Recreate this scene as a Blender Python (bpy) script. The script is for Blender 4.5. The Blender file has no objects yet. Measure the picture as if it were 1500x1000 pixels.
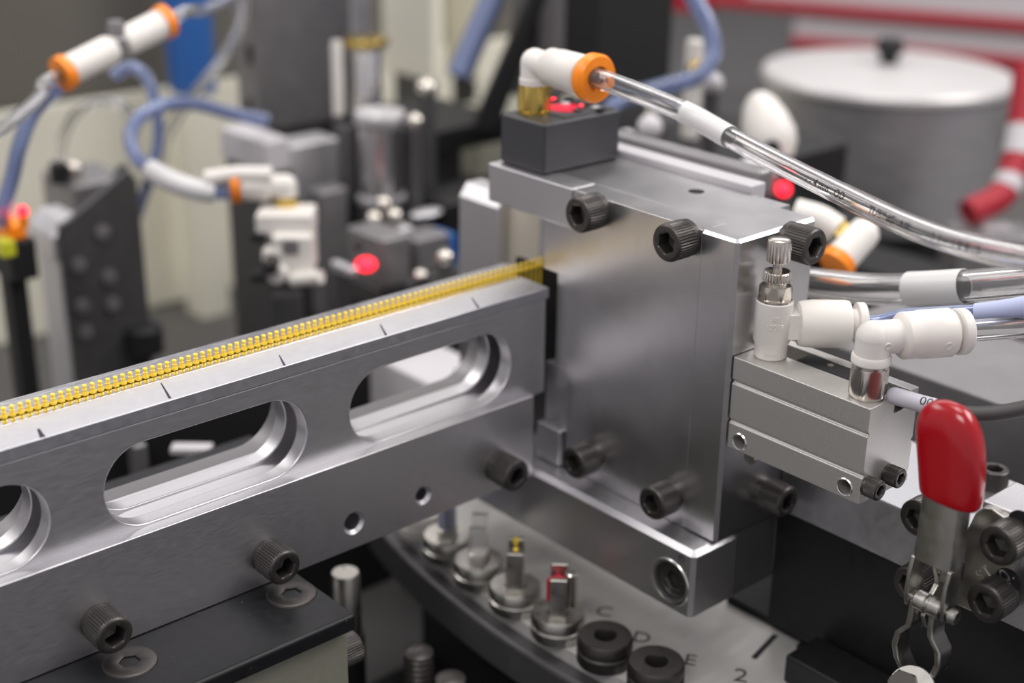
import bpy, bmesh, math, random
from mathutils import Vector, Matrix, Euler
random.seed(4)
# ------------------------------------------------------------------ camera, world, lights, exposure
# 1 unit = 10 cm.  X runs along the feed rail (away), Y towards the right of the press block, Z up.
# OZ lifts the modelling origin (top front corner of the press block) above the workshop floor.
OZ = 9.0
F = 2112.08                      # focal length in pixels of the 1500 px wide frame
RM = ((0.74888, 0.66258, 0.01254), (-0.24101, 0.28993, -0.92621), (0.61733, -0.69059, -0.37681))
CAM = Vector((-3.00727, 2.42649, 1.24150))
sc = bpy.context.scene
cd = bpy.data.cameras.new('camera'); cam = bpy.data.objects.new('camera', cd)
sc.collection.objects.link(cam); sc.camera = cam
r0, r1, r2 = (Vector(r) for r in RM)
# measurements are taken with Y growing to the right of the rail; in the scene Y grows to the left, so mir() turns one into the other
def mir(v): return Vector((v[0], -v[1], v[2]))
a_, b_, c_ = mir(r0), mir(-r1), mir(-r2); e_ = mir(CAM)
cam.matrix_world = Matrix(((a_.x, b_.x, c_.x, e_.x), (a_.y, b_.y, c_.y, e_.y), (a_.z, b_.z, c_.z, e_.z + OZ), (0, 0, 0, 1)))
cd.sensor_width = 36.0; cd.lens = F / 1500 * 36.0
cd.clip_start = 0.05; cd.clip_end = 300
cd.dof.use_dof = True; cd.dof.focus_distance = 3.93; cd.dof.aperture_fstop = 0.63; cd.dof.aperture_blades = 8

w = bpy.data.worlds.new('world'); sc.world = w; w.use_nodes = True
w.node_tree.nodes['Background'].inputs[0].default_value = (0.302, 0.291, 0.309, 1)
w.node_tree.nodes['Background'].inputs[1].default_value = 1.55

def area(name, loc, target, sx, sy, power, col=(1, 0.97, 0.94)):
    l = bpy.data.lights.new(name, 'AREA'); l.shape = 'RECTANGLE'; l.size = sx; l.size_y = sy; l.energy = power; l.color = col
    o = bpy.data.objects.new(name, l); sc.collection.objects.link(o)
    o.location = mir(loc) + Vector((0, 0, OZ))
    d = mir(target) - mir(loc)
    o.rotation_euler = d.to_track_quat('-Z', 'Y').to_euler()
    return o
area('ceiling_panel_far', (8.5, -11.0, 9.5), (2, -3, -1), 18, 5, 600)
area('ceiling_panel_left', (-5.0, -9.5, 8.5), (-1, -1, -0.7), 8, 4, 480)
area('ceiling_panel_right', (9.0, 5.5, 9.5), (1, -3, -1), 9, 5, 1300)
area('ceiling_panel_over', (1.0, -1.0, 13.0), (0.5, -0.5, 0), 7, 7, 1000)
area('ceiling_panel_side', (-9.0, 3.0, 10.0), (0, 0, -0.5), 6, 4, 650)

vs = sc.view_settings
vs.view_transform = 'Standard'; vs.look = 'None'; vs.gamma = 1.0; vs.use_curve_mapping = False; vs.exposure = 0.0
sc.cycles.max_bounces = 14; sc.cycles.transmission_bounces = 12; sc.cycles.transparent_max_bounces = 8
sc.cycles.caustics_refractive = False

# ------------------------------------------------------------------ helpers
def ray(x, y):
    a = Vector(((x - 750) / F, (y - 500) / F, 1.0))
    return r0 * a.x + r1 * a.y + r2
def on(x, y, ax, v):
    d = ray(x, y); i = 'XYZ'.index(ax)
    return CAM + d * ((v - CAM[i]) / d[i])
def at(x, y, dep):
    return CAM + ray(x, y) * dep

C = sc.collection
WL = {}
def link(o, parent, wl):
    C.objects.link(o)
    WL[o.name] = wl
    if parent is not None:
        o.parent = parent; o.location = mir(wl - WL[parent.name])
    else:
        o.location = mir(wl)
    return o
def tag(o, label=None, cat=None, group=None, kind=None):
    if label: o['label'] = label
    if cat: o['category'] = cat
    if group: o['group'] = group
    if kind: o['kind'] = kind
    return o
def thing(name, loc, label, cat, group=None):
    o = bpy.data.objects.new(name, None); o.empty_display_size = 0.05
    link(o, None, Vector(loc) + Vector((0, 0, OZ)))
    return tag(o, label, cat, group)

def perp(ax):
    ax = Vector(ax).normalized()
    u = Vector((0, 0, 1)).cross(ax) if abs(ax.z) < 0.9 else Vector((1, 0, 0)).cross(ax)
    u.normalize()
    return u, ax.cross(u), ax
X_, Y_, Z_ = Vector((1, 0, 0)), Vector((0, 1, 0)), Vector((0, 0, 1))

class MB:
    def __init__(s): s.v = []; s.f = []
    def box(s, lo, hi):
        n = len(s.v)
        for z in (lo[2], hi[2]):
            for (x, y) in ((lo[0], lo[1]), (hi[0], lo[1]), (hi[0], hi[1]), (lo[0], hi[1])): s.v.append(Vector((x, y, z)))
        for q in ((3, 2, 1, 0), (4, 5, 6, 7), (0, 1, 5, 4), (1, 2, 6, 5), (2, 3, 7, 6), (3, 0, 4, 7)): s.f.append([n + i for i in q])
        return s
    def obox(s, c, U, V, N, a, b, d):       # oriented box, half sizes a, b, d
        n = len(s.v); c = Vector(c)
        for z in (-d, d):
            for (x, y) in ((-a, -b), (a, -b), (a, b), (-a, b)): s.v.append(c + U * x + V * y + N * z)
        for q in ((3, 2, 1, 0), (4, 5, 6, 7), (0, 1, 5, 4), (1, 2, 6, 5), (2, 3, 7, 6), (3, 0, 4, 7)): s.f.append([n + i for i in q])
        return s
    def rings(s, R, cap=(True, True), closed=True):
        n = len(s.v); k = len(R[0])
        for r in R: s.v.extend(Vector(p) for p in r)
        for i in range(len(R) - 1):
            for j in range(k):
                a, b = n + i * k + j, n + i * k + (j + 1) % k
                s.f.append([a, b, b + k, a + k])
        if cap[0]: s.f.append([n + j for j in reversed(range(k))])
        if cap[1]: s.f.append([n + (len(R) - 1) * k + j for j in range(k)])
        return s
    def prism(s, pts, O, U, V, N, d):       # polygon in U,V extruded by d along N
        O, U, V, N = Vector(O), Vector(U), Vector(V), Vector(N)
        A = sum(pts[i][0] * pts[(i + 1) % len(pts)][1] - pts[(i + 1) % len(pts)][0] * pts[i][1] for i in range(len(pts)))
        if (A > 0) != (U.cross(V).dot(N) * d > 0): pts = pts[::-1]
        a = [O + U * p[0] + V * p[1] for p in pts]
        return s.rings([a, [p + N * d for p in a]])
    def lathe(s, prof, O, axis, seg=32, fun=None, cap=(True, True), rot=0.0):
        u, v, ax = perp(axis); O = Vector(O); R = []
        for i, (r, h) in enumerate(prof):
            ring = []
            for j in range(seg):
                t = 2 * math.pi * j / seg + rot
                rr = fun(i, t - rot, r, j) if fun else r
                ring.append(O + ax * h + u * (rr * math.cos(t)) + v * (rr * math.sin(t)))
            R.append(ring)
        return s.rings(R, cap)
    def tube(s, path, r, seg=14, cap=(True, True), flip=False):
        R = []; u = None
        for i, p in enumerate(path):
            t = (path[min(i + 1, len(path) - 1)] - path[max(i - 1, 0)]).normalized()
            if u is None: u, v, _ = perp(t)
            else:
                u = (u - t * u.dot(t)).normalized(); v = t.cross(u)
            R.append([p + u * (r * math.cos(2 * math.pi * j / seg)) + v * (r * math.sin(2 * math.pi * j / seg)) for j in range(seg)])
        if flip: R = [list(reversed(x)) for x in R]
        return s.rings(R, cap)
    def ell(s, c, a, b, d, U=X_, V=Y_, N=Z_, seg=24, rg=12):
        R = []
        for i in range(rg + 1):
            p = math.pi * (i / rg - 0.5); cz, sz = max(math.cos(p), 0.02), math.sin(p)
            R.append([Vector(c) + U * (a * cz * math.cos(2 * math.pi * j / seg)) + V * (b * cz * math.sin(2 * math.pi * j / seg)) + N * (d * sz) for j in range(seg)])
        return s.rings(R)
    def mesh(s, name, off):
        me = bpy.data.meshes.new(name)
        me.from_pydata([mir(p - off) for p in s.v], [], [list(reversed(f)) for f in s.f]); me.update()
        return me
    def build(s, name, m, parent=None, bevel=0.0, cuts=None, label=None, loc=None, seg=2, smooth=35):
        lz = Vector((0, 0, OZ))
        if parent is not None: wl = WL[parent.name]
        elif loc is not None: wl = Vector(loc) + lz
        else:
            lo = [min(p[i] for p in s.v) for i in range(3)]; hi = [max(p[i] for p in s.v) for i in range(3)]
            wl = Vector(((lo[0] + hi[0]) / 2, (lo[1] + hi[1]) / 2, lo[2])) + lz
        me = s.mesh(name, wl - lz)
        o = bpy.data.objects.new(name, me); link(o, parent, wl)
        if cuts is not None: me = carve(o, cuts, wl - lz)
        me.materials.clear(); me.materials.append(m)
        for p in me.polygons: p.use_smooth = True
        me.set_sharp_from_angle(angle=math.radians(smooth))
        if bevel:
            b = o.modifiers.new('bevel', 'BEVEL'); b.width = bevel; b.segments = seg; b.limit_method = 'ANGLE'; b.angle_limit = math.radians(40); b.harden_normals = True; b.use_clamp_overlap = True
        if label: o['label'] = label
        return o
def carve(o, cut, off):
    cm = cut.mesh('cutter', off); co = bpy.data.objects.new('cutter', cm); C.objects.link(co)
    co.parent = o.parent; co.location = o.location
    md = o.modifiers.new('cut', 'BOOLEAN'); md.operation = 'DIFFERENCE'; md.solver = 'EXACT'; md.object = co
    dg = bpy.context.evaluated_depsgraph_get(); dg.update()
    new = bpy.data.meshes.new_from_object(o.evaluated_get(dg))
    o.modifiers.clear(); old = o.data; o.data = new; bpy.data.meshes.remove(old)
    bpy.data.objects.remove(co); bpy.data.meshes.remove(cm)
    return new
def cyl(O, axis, r, h, seg=32, r2=None):
    return MB().lathe([(r, 0), (r if r2 is None else r2, h)], O, axis, seg)
def spline(pts, n=14):
    P = [Vector(p) for p in pts]; P = [P[0] * 2 - P[1]] + P + [P[-1] * 2 - P[-2]]; out = []
    for i in range(1, len(P) - 2):
        a, b, c, d = P[i - 1:i + 3]
        for k in range(n):
            t = k / n
            out.append(((b * 2) + (c - a) * t + (a * 2 - b * 5 + c * 4 - d) * t * t + (b * 3 - a - c * 3 + d) * t ** 3) * 0.5)
    out.append(P[-2]); return out
def part_path(path, a, b):
    n = len(path) - 1
    return path[int(a * n):int(b * n) + 1]
def text(string, size, depth, fn, mb=None):
    """letters as solid geometry, placed by fn(x, y, z) -> point"""
    cu = bpy.data.curves.new('letters', 'FONT'); cu.body = string; cu.size = size; cu.extrude = depth; cu.align_x = 'CENTER'; cu.align_y = 'CENTER'; cu.resolution_u = 3
    o = bpy.data.objects.new('letters', cu); C.objects.link(o)
    dg = bpy.context.evaluated_depsgraph_get(); dg.update()
    me = bpy.data.meshes.new_from_object(o.evaluated_get(dg))
    mb = mb or MB(); n = len(mb.v)
    mb.v.extend(fn(*v.co) for v in me.vertices); mb.f.extend([n + i for i in p.vertices] for p in me.polygons)
    bpy.data.objects.remove(o); bpy.data.curves.remove(cu); bpy.data.meshes.remove(me)
    return mb

# ------------------------------------------------------------------ materials (all procedural)
def mat(name, col, metal=0.0, rough=0.5, trans=0.0, ior=1.45, coat=0.0, emit=None, estr=0.0, sss=0.0, grain=None, gvar=0.08, bump=0.0, spots=0.0, aniso=0.0):
    m = bpy.data.materials.new(name); m.use_nodes = True; nt = m.node_tree; b = nt.nodes['Principled BSDF']
    b.inputs['Base Color'].default_value = (*col, 1); b.inputs['Metallic'].default_value = metal; b.inputs['Roughness'].default_value = rough
    b.inputs['Transmission Weight'].default_value = trans; b.inputs['IOR'].default_value = ior; b.inputs['Coat Weight'].default_value = coat
    b.inputs['Coat Roughness'].default_value = 0.12
    if aniso: b.inputs['Anisotropic'].default_value = aniso
    if sss:
        b.inputs['Subsurface Weight'].default_value = sss; b.inputs['Subsurface Radius'].default_value = (0.03, 0.02, 0.012)
    if emit: b.inputs['Emission Color'].default_value = (*emit, 1); b.inputs['Emission Strength'].default_value = estr
    if grain:
        tc = nt.nodes.new('ShaderNodeTexCoord'); mp = nt.nodes.new('ShaderNodeMapping'); mp.inputs['Scale'].default_value = grain
        ns = nt.nodes.new('ShaderNodeTexNoise'); ns.inputs['Scale'].default_value = 1.0; ns.inputs['Detail'].default_value = 5.0
        nt.links.new(tc.outputs['Object'], mp.inputs[0]); nt.links.new(mp.outputs[0], ns.inputs['Vector'])
        mr = nt.nodes.new('ShaderNodeMapRange'); mr.inputs[1].default_value = 0.25; mr.inputs[2].default_value = 0.75
        mr.inputs[3].default_value = rough - gvar; mr.inputs[4].default_value = rough + gvar
        nt.links.new(ns.outputs['Fac'], mr.inputs[0]); nt.links.new(mr.outputs[0], b.inputs['Roughness'])
        mx = nt.nodes.new('ShaderNodeMix'); mx.data_type = 'RGBA'
        mx.inputs[6].default_value = (*[c * 0.88 for c in col], 1); mx.inputs[7].default_value = (*[min(1, c * 1.1) for c in col], 1)
        nt.links.new(ns.outputs['Fac'], mx.inputs[0])
        if spots:
            vn = nt.nodes.new('ShaderNodeTexNoise'); vn.inputs['Scale'].default_value = 90.0; vn.inputs['Detail'].default_value = 1.0
            nt.links.new(tc.outputs['Object'], vn.inputs['Vector'])
            rp = nt.nodes.new('ShaderNodeMapRange'); rp.inputs[1].default_value = 0.78; rp.inputs[2].default_value = 0.82
            nt.links.new(vn.outputs['Fac'], rp.inputs[0])
            m2 = nt.nodes.new('ShaderNodeMix'); m2.data_type = 'RGBA'; m2.inputs[7].default_value = (spots, spots, spots, 1)
            nt.links.new(rp.outputs[0], m2.inputs[0]); nt.links.new(mx.outputs[2], m2.inputs[6]); nt.links.new(m2.outputs[2], b.inputs['Base Color'])
        else:
            nt.links.new(mx.outputs[2], b.inputs['Base Color'])
        if bump:
            bp = nt.nodes.new('ShaderNodeBump'); bp.inputs['Strength'].default_value = bump; bp.inputs['Distance'].default_value = 0.002
            nt.links.new(ns.outputs['Fac'], bp.inputs['Height']); nt.links.new(bp.outputs[0], b.inputs['Normal'])
    return m
ALU = mat('brushed_aluminium', (0.64, 0.63, 0.65), 1, 0.40, grain=(25, 160, 200), gvar=.04, bump=0.05)
ALUV = mat('ground_aluminium', (0.66, 0.65, 0.66), 1, 0.29, grain=(12, 12, 12), gvar=0.02)
ALUT = mat('milled_aluminium_top', (0.58, 0.58, 0.61), 1, 0.42, grain=(40, 40, 40), gvar=0.06)
ALUB = mat('bright_cut_aluminium', (0.80, 0.79, 0.78), 1, 0.24, grain=(120, 10, 10), gvar=0.08)
TRACK = mat('polished_track_steel', (0.66, 0.655, 0.67), 1, 0.16, grain=(20, 80, 20), gvar=0.05)
ANOD = mat('clear_anodised_aluminium', (0.56, 0.545, 0.52), 0.75, 0.42, grain=(120, 120, 120), gvar=0.05)
BLKOX = mat('black_oxide_steel', (0.088, 0.081, 0.077), 0.85, 0.40, grain=(50, 50, 50), gvar=0.08)
BLK = mat('black_anodised', (0.012, 0.012, 0.0135), 0.2, 0.40, grain=(30, 30, 30), gvar=0.08, spots=0.12)
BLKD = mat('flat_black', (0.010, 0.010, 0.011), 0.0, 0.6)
BLKBOX = mat('black_acetal', (0.045, 0.045, 0.050), 0.0, 0.38, grain=(40, 40, 40), gvar=0.06)
DGREY = mat('dark_grey_steel', (0.10, 0.098, 0.10), 0.5, 0.45, grain=(12, 12, 12))
MGREY = mat('mid_grey_plate', (0.27, 0.26, 0.265), 0.6, 0.45, grain=(10, 10, 10))
LGREY = mat('light_grey_plate', (0.62, 0.61, 0.63), 0.6, 0.4, grain=(10, 10, 10))
GOLD = mat('gold_plating', (1.0, 0.72, 0.08), 0.35, 0.30)
WHITE = mat('white_polymer', (0.74, 0.71, 0.67), 0, 0.42, sss=0.25)
ORANGE = mat('orange_polymer', (1.0, 0.27, 0.01), 0, 0.35, sss=0.3)
BRASS = mat('brass', (0.72, 0.52, 0.14), 1, 0.27, grain=(60, 60, 20), gvar=0.06)
NICKEL = mat('nickel_plating', (0.66, 0.62, 0.56), 1, 0.22)
ZINC = mat('zinc_plated_steel', (0.50, 0.485, 0.45), 1, 0.34, grain=(25, 25, 25), gvar=0.12, bump=0.1)
REDPVC = mat('red_dipped_vinyl', (0.36, 0.002, 0.008), 0, 0.20, coat=0.4)
CLEAR = mat('clear_tubing', (0.99, 0.985, 0.98), 0, 0.04, trans=0.95, ior=1.42)
BLUET = mat('blue_tubing', (0.56, 0.66, 1.0), 0, 0.10, trans=0.80, ior=1.42)
SLEEVE = mat('milky_label_film', (0.96, 0.95, 0.94), 0, 0.30, trans=0.35)
LAVENDER = mat('lavender_label_film', (0.55, 0.60, 0.86), 0, 0.4, trans=0.2)
GREYSL = mat('grey_wire_marker', (0.52, 0.51, 0.57), 0, 0.45)
INK = mat('black_ink', (0.012, 0.011, 0.014), 0, 0.6)
PEN = mat('violet_black_pen_line', (0.02, 0.014, 0.032), 0, 0.6)
CABLE = mat('dark_rubber_cable', (0.055, 0.052, 0.053), 0, 0.55)
LED = mat('red_lamp', (0.8, 0.02, 0.04), 0, 0.4, emit=(1.0, 0.010, 0.028), estr=3.5)
LEDW = mat('red_lit_window', (0.25, 0.01, 0.02), 0, 0.25, emit=(1.0, 0.015, 0.06), estr=0.7)
OLIVEG = mat('olive_grey_paint', (0.16, 0.148, 0.125), 0, 0.6, grain=(1.5, 1.5, 1.5))
BEIGE = mat('beige_painted_panel', (0.86, 0.83, 0.70), 0, 0.55, grain=(1.5, 1.5, 1.5))
OLIVE = mat('olive_textured_casting', (0.235, 0.235, 0.185), 0, 0.55, grain=(70, 70, 70), bump=0.4)
BLUEP = mat('blue_paint', (0.03, 0.13, 0.42), 0, 0.5)
DULLB = mat('dull_blue_vinyl', (0.17, 0.21, 0.36), 0, 0.5)
CREAM = mat('cream_reflection_tint', (0.62, 0.57, 0.48), 0.2, 0.45, grain=(8, 8, 3))  # cream tint stands in for a bright reflection on the metal strip
REDP = mat('red_paint', (0.36, 0.006, 0.02), 0, 0.45)
PALE = mat('pale_paint', (0.55, 0.53, 0.55), 0, 0.5)
LID = mat('satin_lid', (0.62, 0.60, 0.60), 0.3, 0.38)
DRUM = mat('drum_steel', (0.48, 0.47, 0.485), 0.8, 0.45, grain=(4, 4, 30))
DIAL = mat('dial_plate_steel', (0.55, 0.54, 0.52), 0.25, 0.42, grain=(8, 40, 8))
TABLE = mat('machine_table_top', (0.10, 0.098, 0.096), 0.1, 0.5, grain=(1.5, 1.5, 1.5))
CONC = mat('workshop_floor', (0.34, 0.33, 0.32), 0, 0.6, grain=(0.5, 0.5, 0.5))
WALLM = mat('workshop_wall', (0.36, 0.345, 0.32), 0, 0.7, grain=(0.3, 0.3, 0.3))
REDPART = mat('red_workpiece', (0.45, 0.01, 0.03), 0, 0.35)
YEL = mat('yellow_green_lamp_body', (0.55, 0.55, 0.03), 0, 0.4)
GLASSY = mat('clear_acrylic', (0.95, 0.95, 0.96), 0, 0.05, trans=0.9)

# ------------------------------------------------------------------ reusable hardware
def screw_mesh(name, flutes=40):
    """socket head cap screw, radius 1, head height 1.9, axis +Z, seat at z = 0"""
    N = 4 * flutes; mb = MB()
    hexr = lambda t, a: a / math.cos((t % (math.pi / 3)) - math.pi / 6)
    def fl(i, t, r, j):
        return r * (1.0 if (j % 4) in (0, 1) else 0.955)
    R = []
    def ring(f, z): R.append([Vector((f(2 * math.pi * j / N, j) * math.cos(2 * math.pi * j / N), f(2 * math.pi * j / N, j) * math.sin(2 * math.pi * j / N), z)) for j in range(N)])
    ring(lambda t, j: 0.97, 0.0)
    ring(lambda t, j: 0.97, 0.35)
    ring(lambda t, j: fl(0, t, 1, j), 0.37); ring(lambda t, j: fl(0, t, 1, j), 1.72)
    ring(lambda t, j: 0.96, 1.78); ring(lambda t, j: 0.90, 1.86); ring(lambda t, j: 0.86, 1.88)
    ring(lambda t, j: 0.62, 1.88); ring(lambda t, j: min(0.60, hexr(t, 0.52)), 1.84)
    ring(lambda t, j: hexr(t, 0.50), 1.80); ring(lambda t, j: hexr(t, 0.50), 0.95); ring(lambda t, j: 0.05, 0.75)
    mb.rings(R)
    me = mb.mesh(name, Vector((0, 0, 0))); me.materials.append(BLKOX)
    for p in me.polygons: p.use_smooth = True
    me.set_sharp_from_angle(angle=math.radians(30))
    return me
SCREW = screw_mesh('socket_screw')
def flat_mesh():
    N = 72; mb = MB(); R = []
    hexr = lambda t, a: a / math.cos((t % (math.pi / 3)) - math.pi / 6)
    def ring(f, z): R.append([Vector((f(2 * math.pi * j / N) * math.cos(2 * math.pi * j / N), f(2 * math.pi * j / N) * math.sin(2 * math.pi * j / N), z)) for j in range(N)])
    ring(lambda t: 0.6, -0.4); ring(lambda t: 1.0, 0.0); ring(lambda t: 0.97, 0.06); ring(lambda t: 0.93, 0.08)
    ring(lambda t: 0.44, 0.08); ring(lambda t: hexr(t, 0.34), 0.05); ring(lambda t: hexr(t, 0.33), -0.35); ring(lambda t: 0.04, -0.38)
    me = mb.rings(R).mesh('flat_head_screw', Vector((0, 0, 0))); me.materials.append(BLKOX)
    for p in me.polygons: p.use_smooth = True
    me.set_sharp_from_angle(angle=math.radians(30))
    return me
FLAT = flat_mesh()
def screw(parent, seat, axis, r, h, name='socket_screw', me=None, spin=0.3, label=None):
    o = bpy.data.objects.new(name, me or SCREW)
    link(o, parent, Vector(seat) + Vector((0, 0, OZ)))
    o.rotation_euler = (mir(axis).to_track_quat('Z', 'Y') @ Euler((0, 0, spin)).to_quaternion()).to_euler()
    o.scale = (r, r, h / 1.88 if me is None else r)
    if label: o['label'] = label
    return o
def hexprism(mb, O, axis, r, h, ch=0.12, rot=0.0):
    """hex nut with chamfered corners"""
    N = 48
    hr = lambda t: (r * math.cos(math.pi / 6)) / math.cos((t % (math.pi / 3)) - math.pi / 6)
    c = ch * r
    prof = [(0.86, 0), (1, c), (1, h - c), (0.86, h)]
    def fn(i, t, k, j):
        return min(hr(t), r * 0.90) if k < 1 else hr(t)
    return mb.lathe([(p[0], p[1]) for p in prof], O, axis, N, fun=fn, rot=rot)
def pipe(name, path, r, inner, m, label, cat, group=None, seg=16):
    mb = MB().tube(path, r, seg, cap=(False, False))
    if inner:
        mb2 = MB().tube(path, inner, seg, cap=(False, False), flip=True)
        n = len(mb.v); L = len(path) * seg
        mb.v += mb2.v; mb.f += [[n + i for i in f] for f in mb2.f]
        for base in (0, (len(path) - 1) * seg):
            for j in range(seg):
                a, b = base + j, base + (j + 1) % seg
                c, d = n + base + seg - 1 - j, n + base + (seg - 2 - j) % seg
                mb.f.append([a, c, d, b] if base == 0 else [a, b, d, c])
    else:
        mb = MB().tube(path, r, seg)
    o = mb.build(name, m, smooth=60); tag(o, label, cat, group); return o

# ------------------------------------------------------------------ setting
fl = MB().box((-30, -40, -9.3), (60, 30, -9.0)).build('floor', CONC); tag(fl, kind='structure')
wl_ = MB().box((-30, -40.5, -9.0), (60, -40, 16)).build('wall_left', WALLM); tag(wl_, kind='structure')
wr_ = MB().box((60, -40, -9.0), (60.5, 30, 16)).build('wall_back', WALLM); tag(wr_, kind='structure')
tbl = MB().box((-2.6, -16, -2.5), (22, 6, -2.2)).build('machine_table', TABLE, bevel=0.02)
tag(tbl, 'dark grey machine table top that everything stands on', 'table')
for (x, y) in ((-2.2, 5.6), (-2.2, -15.6), (21.6, 5.6), (21.6, -15.6)):
    MB().box((x - .3, y - .3, -9.0), (x + .3, y + .3, -2.5)).build('leg', DGREY, tbl)

# ------------------------------------------------------------------ feed rail with its row of gold pins
XL0 = -3.4                                    # the rail runs on out of the picture
rail = thing('feed_rail', (-1.2, -0.85, -0.985), 'long brushed aluminium feed rail with stadium slots, carrying the row of gold pins', 'rail')
cut = MB()
for (x, z, r) in ((-0.822, -0.899, 0.028), (-0.558, -0.897, 0.022)):
    cut.lathe([(r, -0.05), (r, 0.0), (r + 0.012, 0.06)], (x, -0.76, z), Y_, 32)
cut2 = MB()
foot = MB().box((XL0, -0.95, -0.985), (-0.095, -0.718, -0.689)).build('foot_bar', ALU, rail, bevel=0.006)
fc = MB()
for (x, z, r) in ((-0.822, -0.899, 0.028), (-0.558, -0.897, 0.022)):
    fc.lathe([(r, -0.10), (r, 0.028), (r + 0.010, 0.0385), (r + 0.010, 0.06)], (x, -0.7565, z), Y_, 40)
foot.modifiers.clear()
me = carve(foot, fc, WL['feed_rail'] - Vector((0, 0, OZ)))
me.materials.clear(); me.materials.append(ALU)
for p in me.polygons: p.use_smooth = True
me.set_sharp_from_angle(angle=math.radians(35))
b_ = foot.modifiers.new('bevel', 'BEVEL'); b_.width = 0.005; b_.segments = 2; b_.limit_method = 'ANGLE'; b_.angle_limit = math.radians(60); b_.harden_normals = True
def stadium(x0, x1, z0, z1, y0, y1, grow=0.0, n=20):
    r = (z1 - z0) / 2 + grow; zc = (z0 + z1) / 2; pts = []
    for k in range(n + 1):
        a = -math.pi / 2 + math.pi * k / n
        pts.append((x1 + grow - r + r * math.cos(a), zc + r * math.sin(a)))
    for k in range(n + 1):
        a = math.pi / 2 + math.pi * k / n
        pts.append((x0 - grow + r + r * math.cos(a), zc + r * math.sin(a)))
    return pts
SLOTS = [(-3.14, -2.513), (-2.358, -1.731), (-1.577, -0.949), (-0.795, -0.165)]
def slot_plate(name, y0, y1, x1, grow, z0, z1, m, bev):
    c = MB()
    for (a, b) in SLOTS:
        c.prism(stadium(a, b, -0.683, -0.445, y0, y1, grow), (0, y0 - 0.02, 0), X_, Z_, Y_, y1 - y0 + 0.04)
    return MB().box((XL0, y0, z0), (x1, y1, z1)).build(name, m, rail, bevel=bev, cuts=c)
slot_plate('slotted_front_plate', -0.812, -0.758, -0.012, 0.0, -0.715, -0.385, ALU, 0.006)
slot_plate('slotted_rear_plate', -0.925, -0.868, -0.012, 0.0, -0.715, -0.385, ALU, 0.005)
c = MB()
for (a, b) in SLOTS:
    c.prism(stadium(a - 0.11, b + 0.11, -0.683, -0.425, 0, 0), (0, -0.88, 0), X_, Z_, Y_, 0.08)
MB().box((XL0, -0.8675, -0.710), (-0.10, -0.8125, -0.40)).build('spacer_bar', ALU, rail, cuts=c)
MB().box((XL0, -0.885, -0.383), (-0.008, -0.752, -0.346)).build('front_strip', ALUT, rail, bevel=0.003)
MB().box((XL0, -0.9185, -0.384), (-0.008, -0.886, -0.347)).build('pin_track', TRACK, rail, bevel=0.002)
MB().box((XL0, -1.030, -0.384), (0.05, -0.9355, -0.3465)).build('rear_strip', TRACK, rail, bevel=0.003)
MB().box((XL0, -1.020, -0.70), (-0.012, -0.9405, -0.384)).build('rear_wall', MGREY, rail, cuts=(lambda q: [q.prism(stadium(a - .05, b + .05, -0.695, -0.43, 0, 0), (0, -1.05, 0), X_, Z_, Y_, 0.15) for a, b in SLOTS] and q)(MB()))
# hand-drawn pen ticks on the front strip
for (p, q, wd) in (((56, 628), (65, 642), .007), ((236, 561), (249, 583), .0035), ((409, 520), (417, 535), .0035), ((557, 475), (566, 491), .0035), ((691, 436), (702, 451), .0035)):
    a = on(*p, 'Z', -0.3455); b = on(*q, 'Z', -0.3455)
    a.y = max(a.y, -0.882); b.y = min(b.y, -0.756)
    d = (b - a); n = Vector((-d.y, d.x, 0)).normalized()
    tk = MB().rings([[a - n * wd * .45 + Z_ * z, a + n * wd * .45 + Z_ * z, b + n * wd + Z_ * z, b - n * wd + Z_ * z] for z in (-0.001, 0.0004)])
    tk.build('tick_mark', PEN, rail)
for (px, py) in ((160, 920), (408, 822), (743, 690)):
    s = on(px - 4 if px < 700 else px, py, 'Y', -0.670); s.y = -0.718
    screw(rail, s, Y_, 0.053, 0.098, spin=random.random())

pinm = MB().lathe([(0.0096, 0.0), (0.0096, 0.005), (0.0052, 0.0135), (0.0052, 0.0150), (0.0070, 0.0155), (0.0070, 0.0180), (0.0050, 0.0190), (0.0050, 0.0225), (0.0066, 0.0235), (0.0066, 0.0285), (0.0055, 0.0295)], (0, 0, 0), Z_, 16).mesh('gold_pin', Vector((0, 0, 0)))
shank = MB().lathe([(0.0045, -0.10), (0.0045, 0.0)], (0, 0, 0), Z_, 10)
pm2 = MB(); pm2.lathe([(0.0045, -0.10), (0.0045, 0.0), (0.0096, 0.0005), (0.0096, 0.006), (0.0046, 0.0120), (0.0046, 0.0135), (0.0066, 0.0145), (0.0066, 0.0165), (0.0042, 0.0178), (0.0042, 0.0220), (0.0064, 0.0232), (0.0064, 0.0280), (0.0055, 0.0290)], (0, 0, 0), Z_, 16)
bpy.data.meshes.remove(pinm)
pinm = pm2.mesh('gold_pin', Vector((0, 0, 0))); pinm.materials.append(GOLD)
for p in pinm.polygons: p.use_smooth = True
pinm.set_sharp_from_angle(angle=math.radians(40))
x = -1.771
while x < 0.12:
    o = bpy.data.objects.new('gold_pin', pinm); link(o, None, Vector((x, -0.927 + random.uniform(-.0006, .0006), -0.3462 + OZ)))
    tag(o, 'small gold-plated contact pin hanging in the long row along the feed rail', 'pin', 'gold pins on the feed rail')
    x += 0.0222

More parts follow.
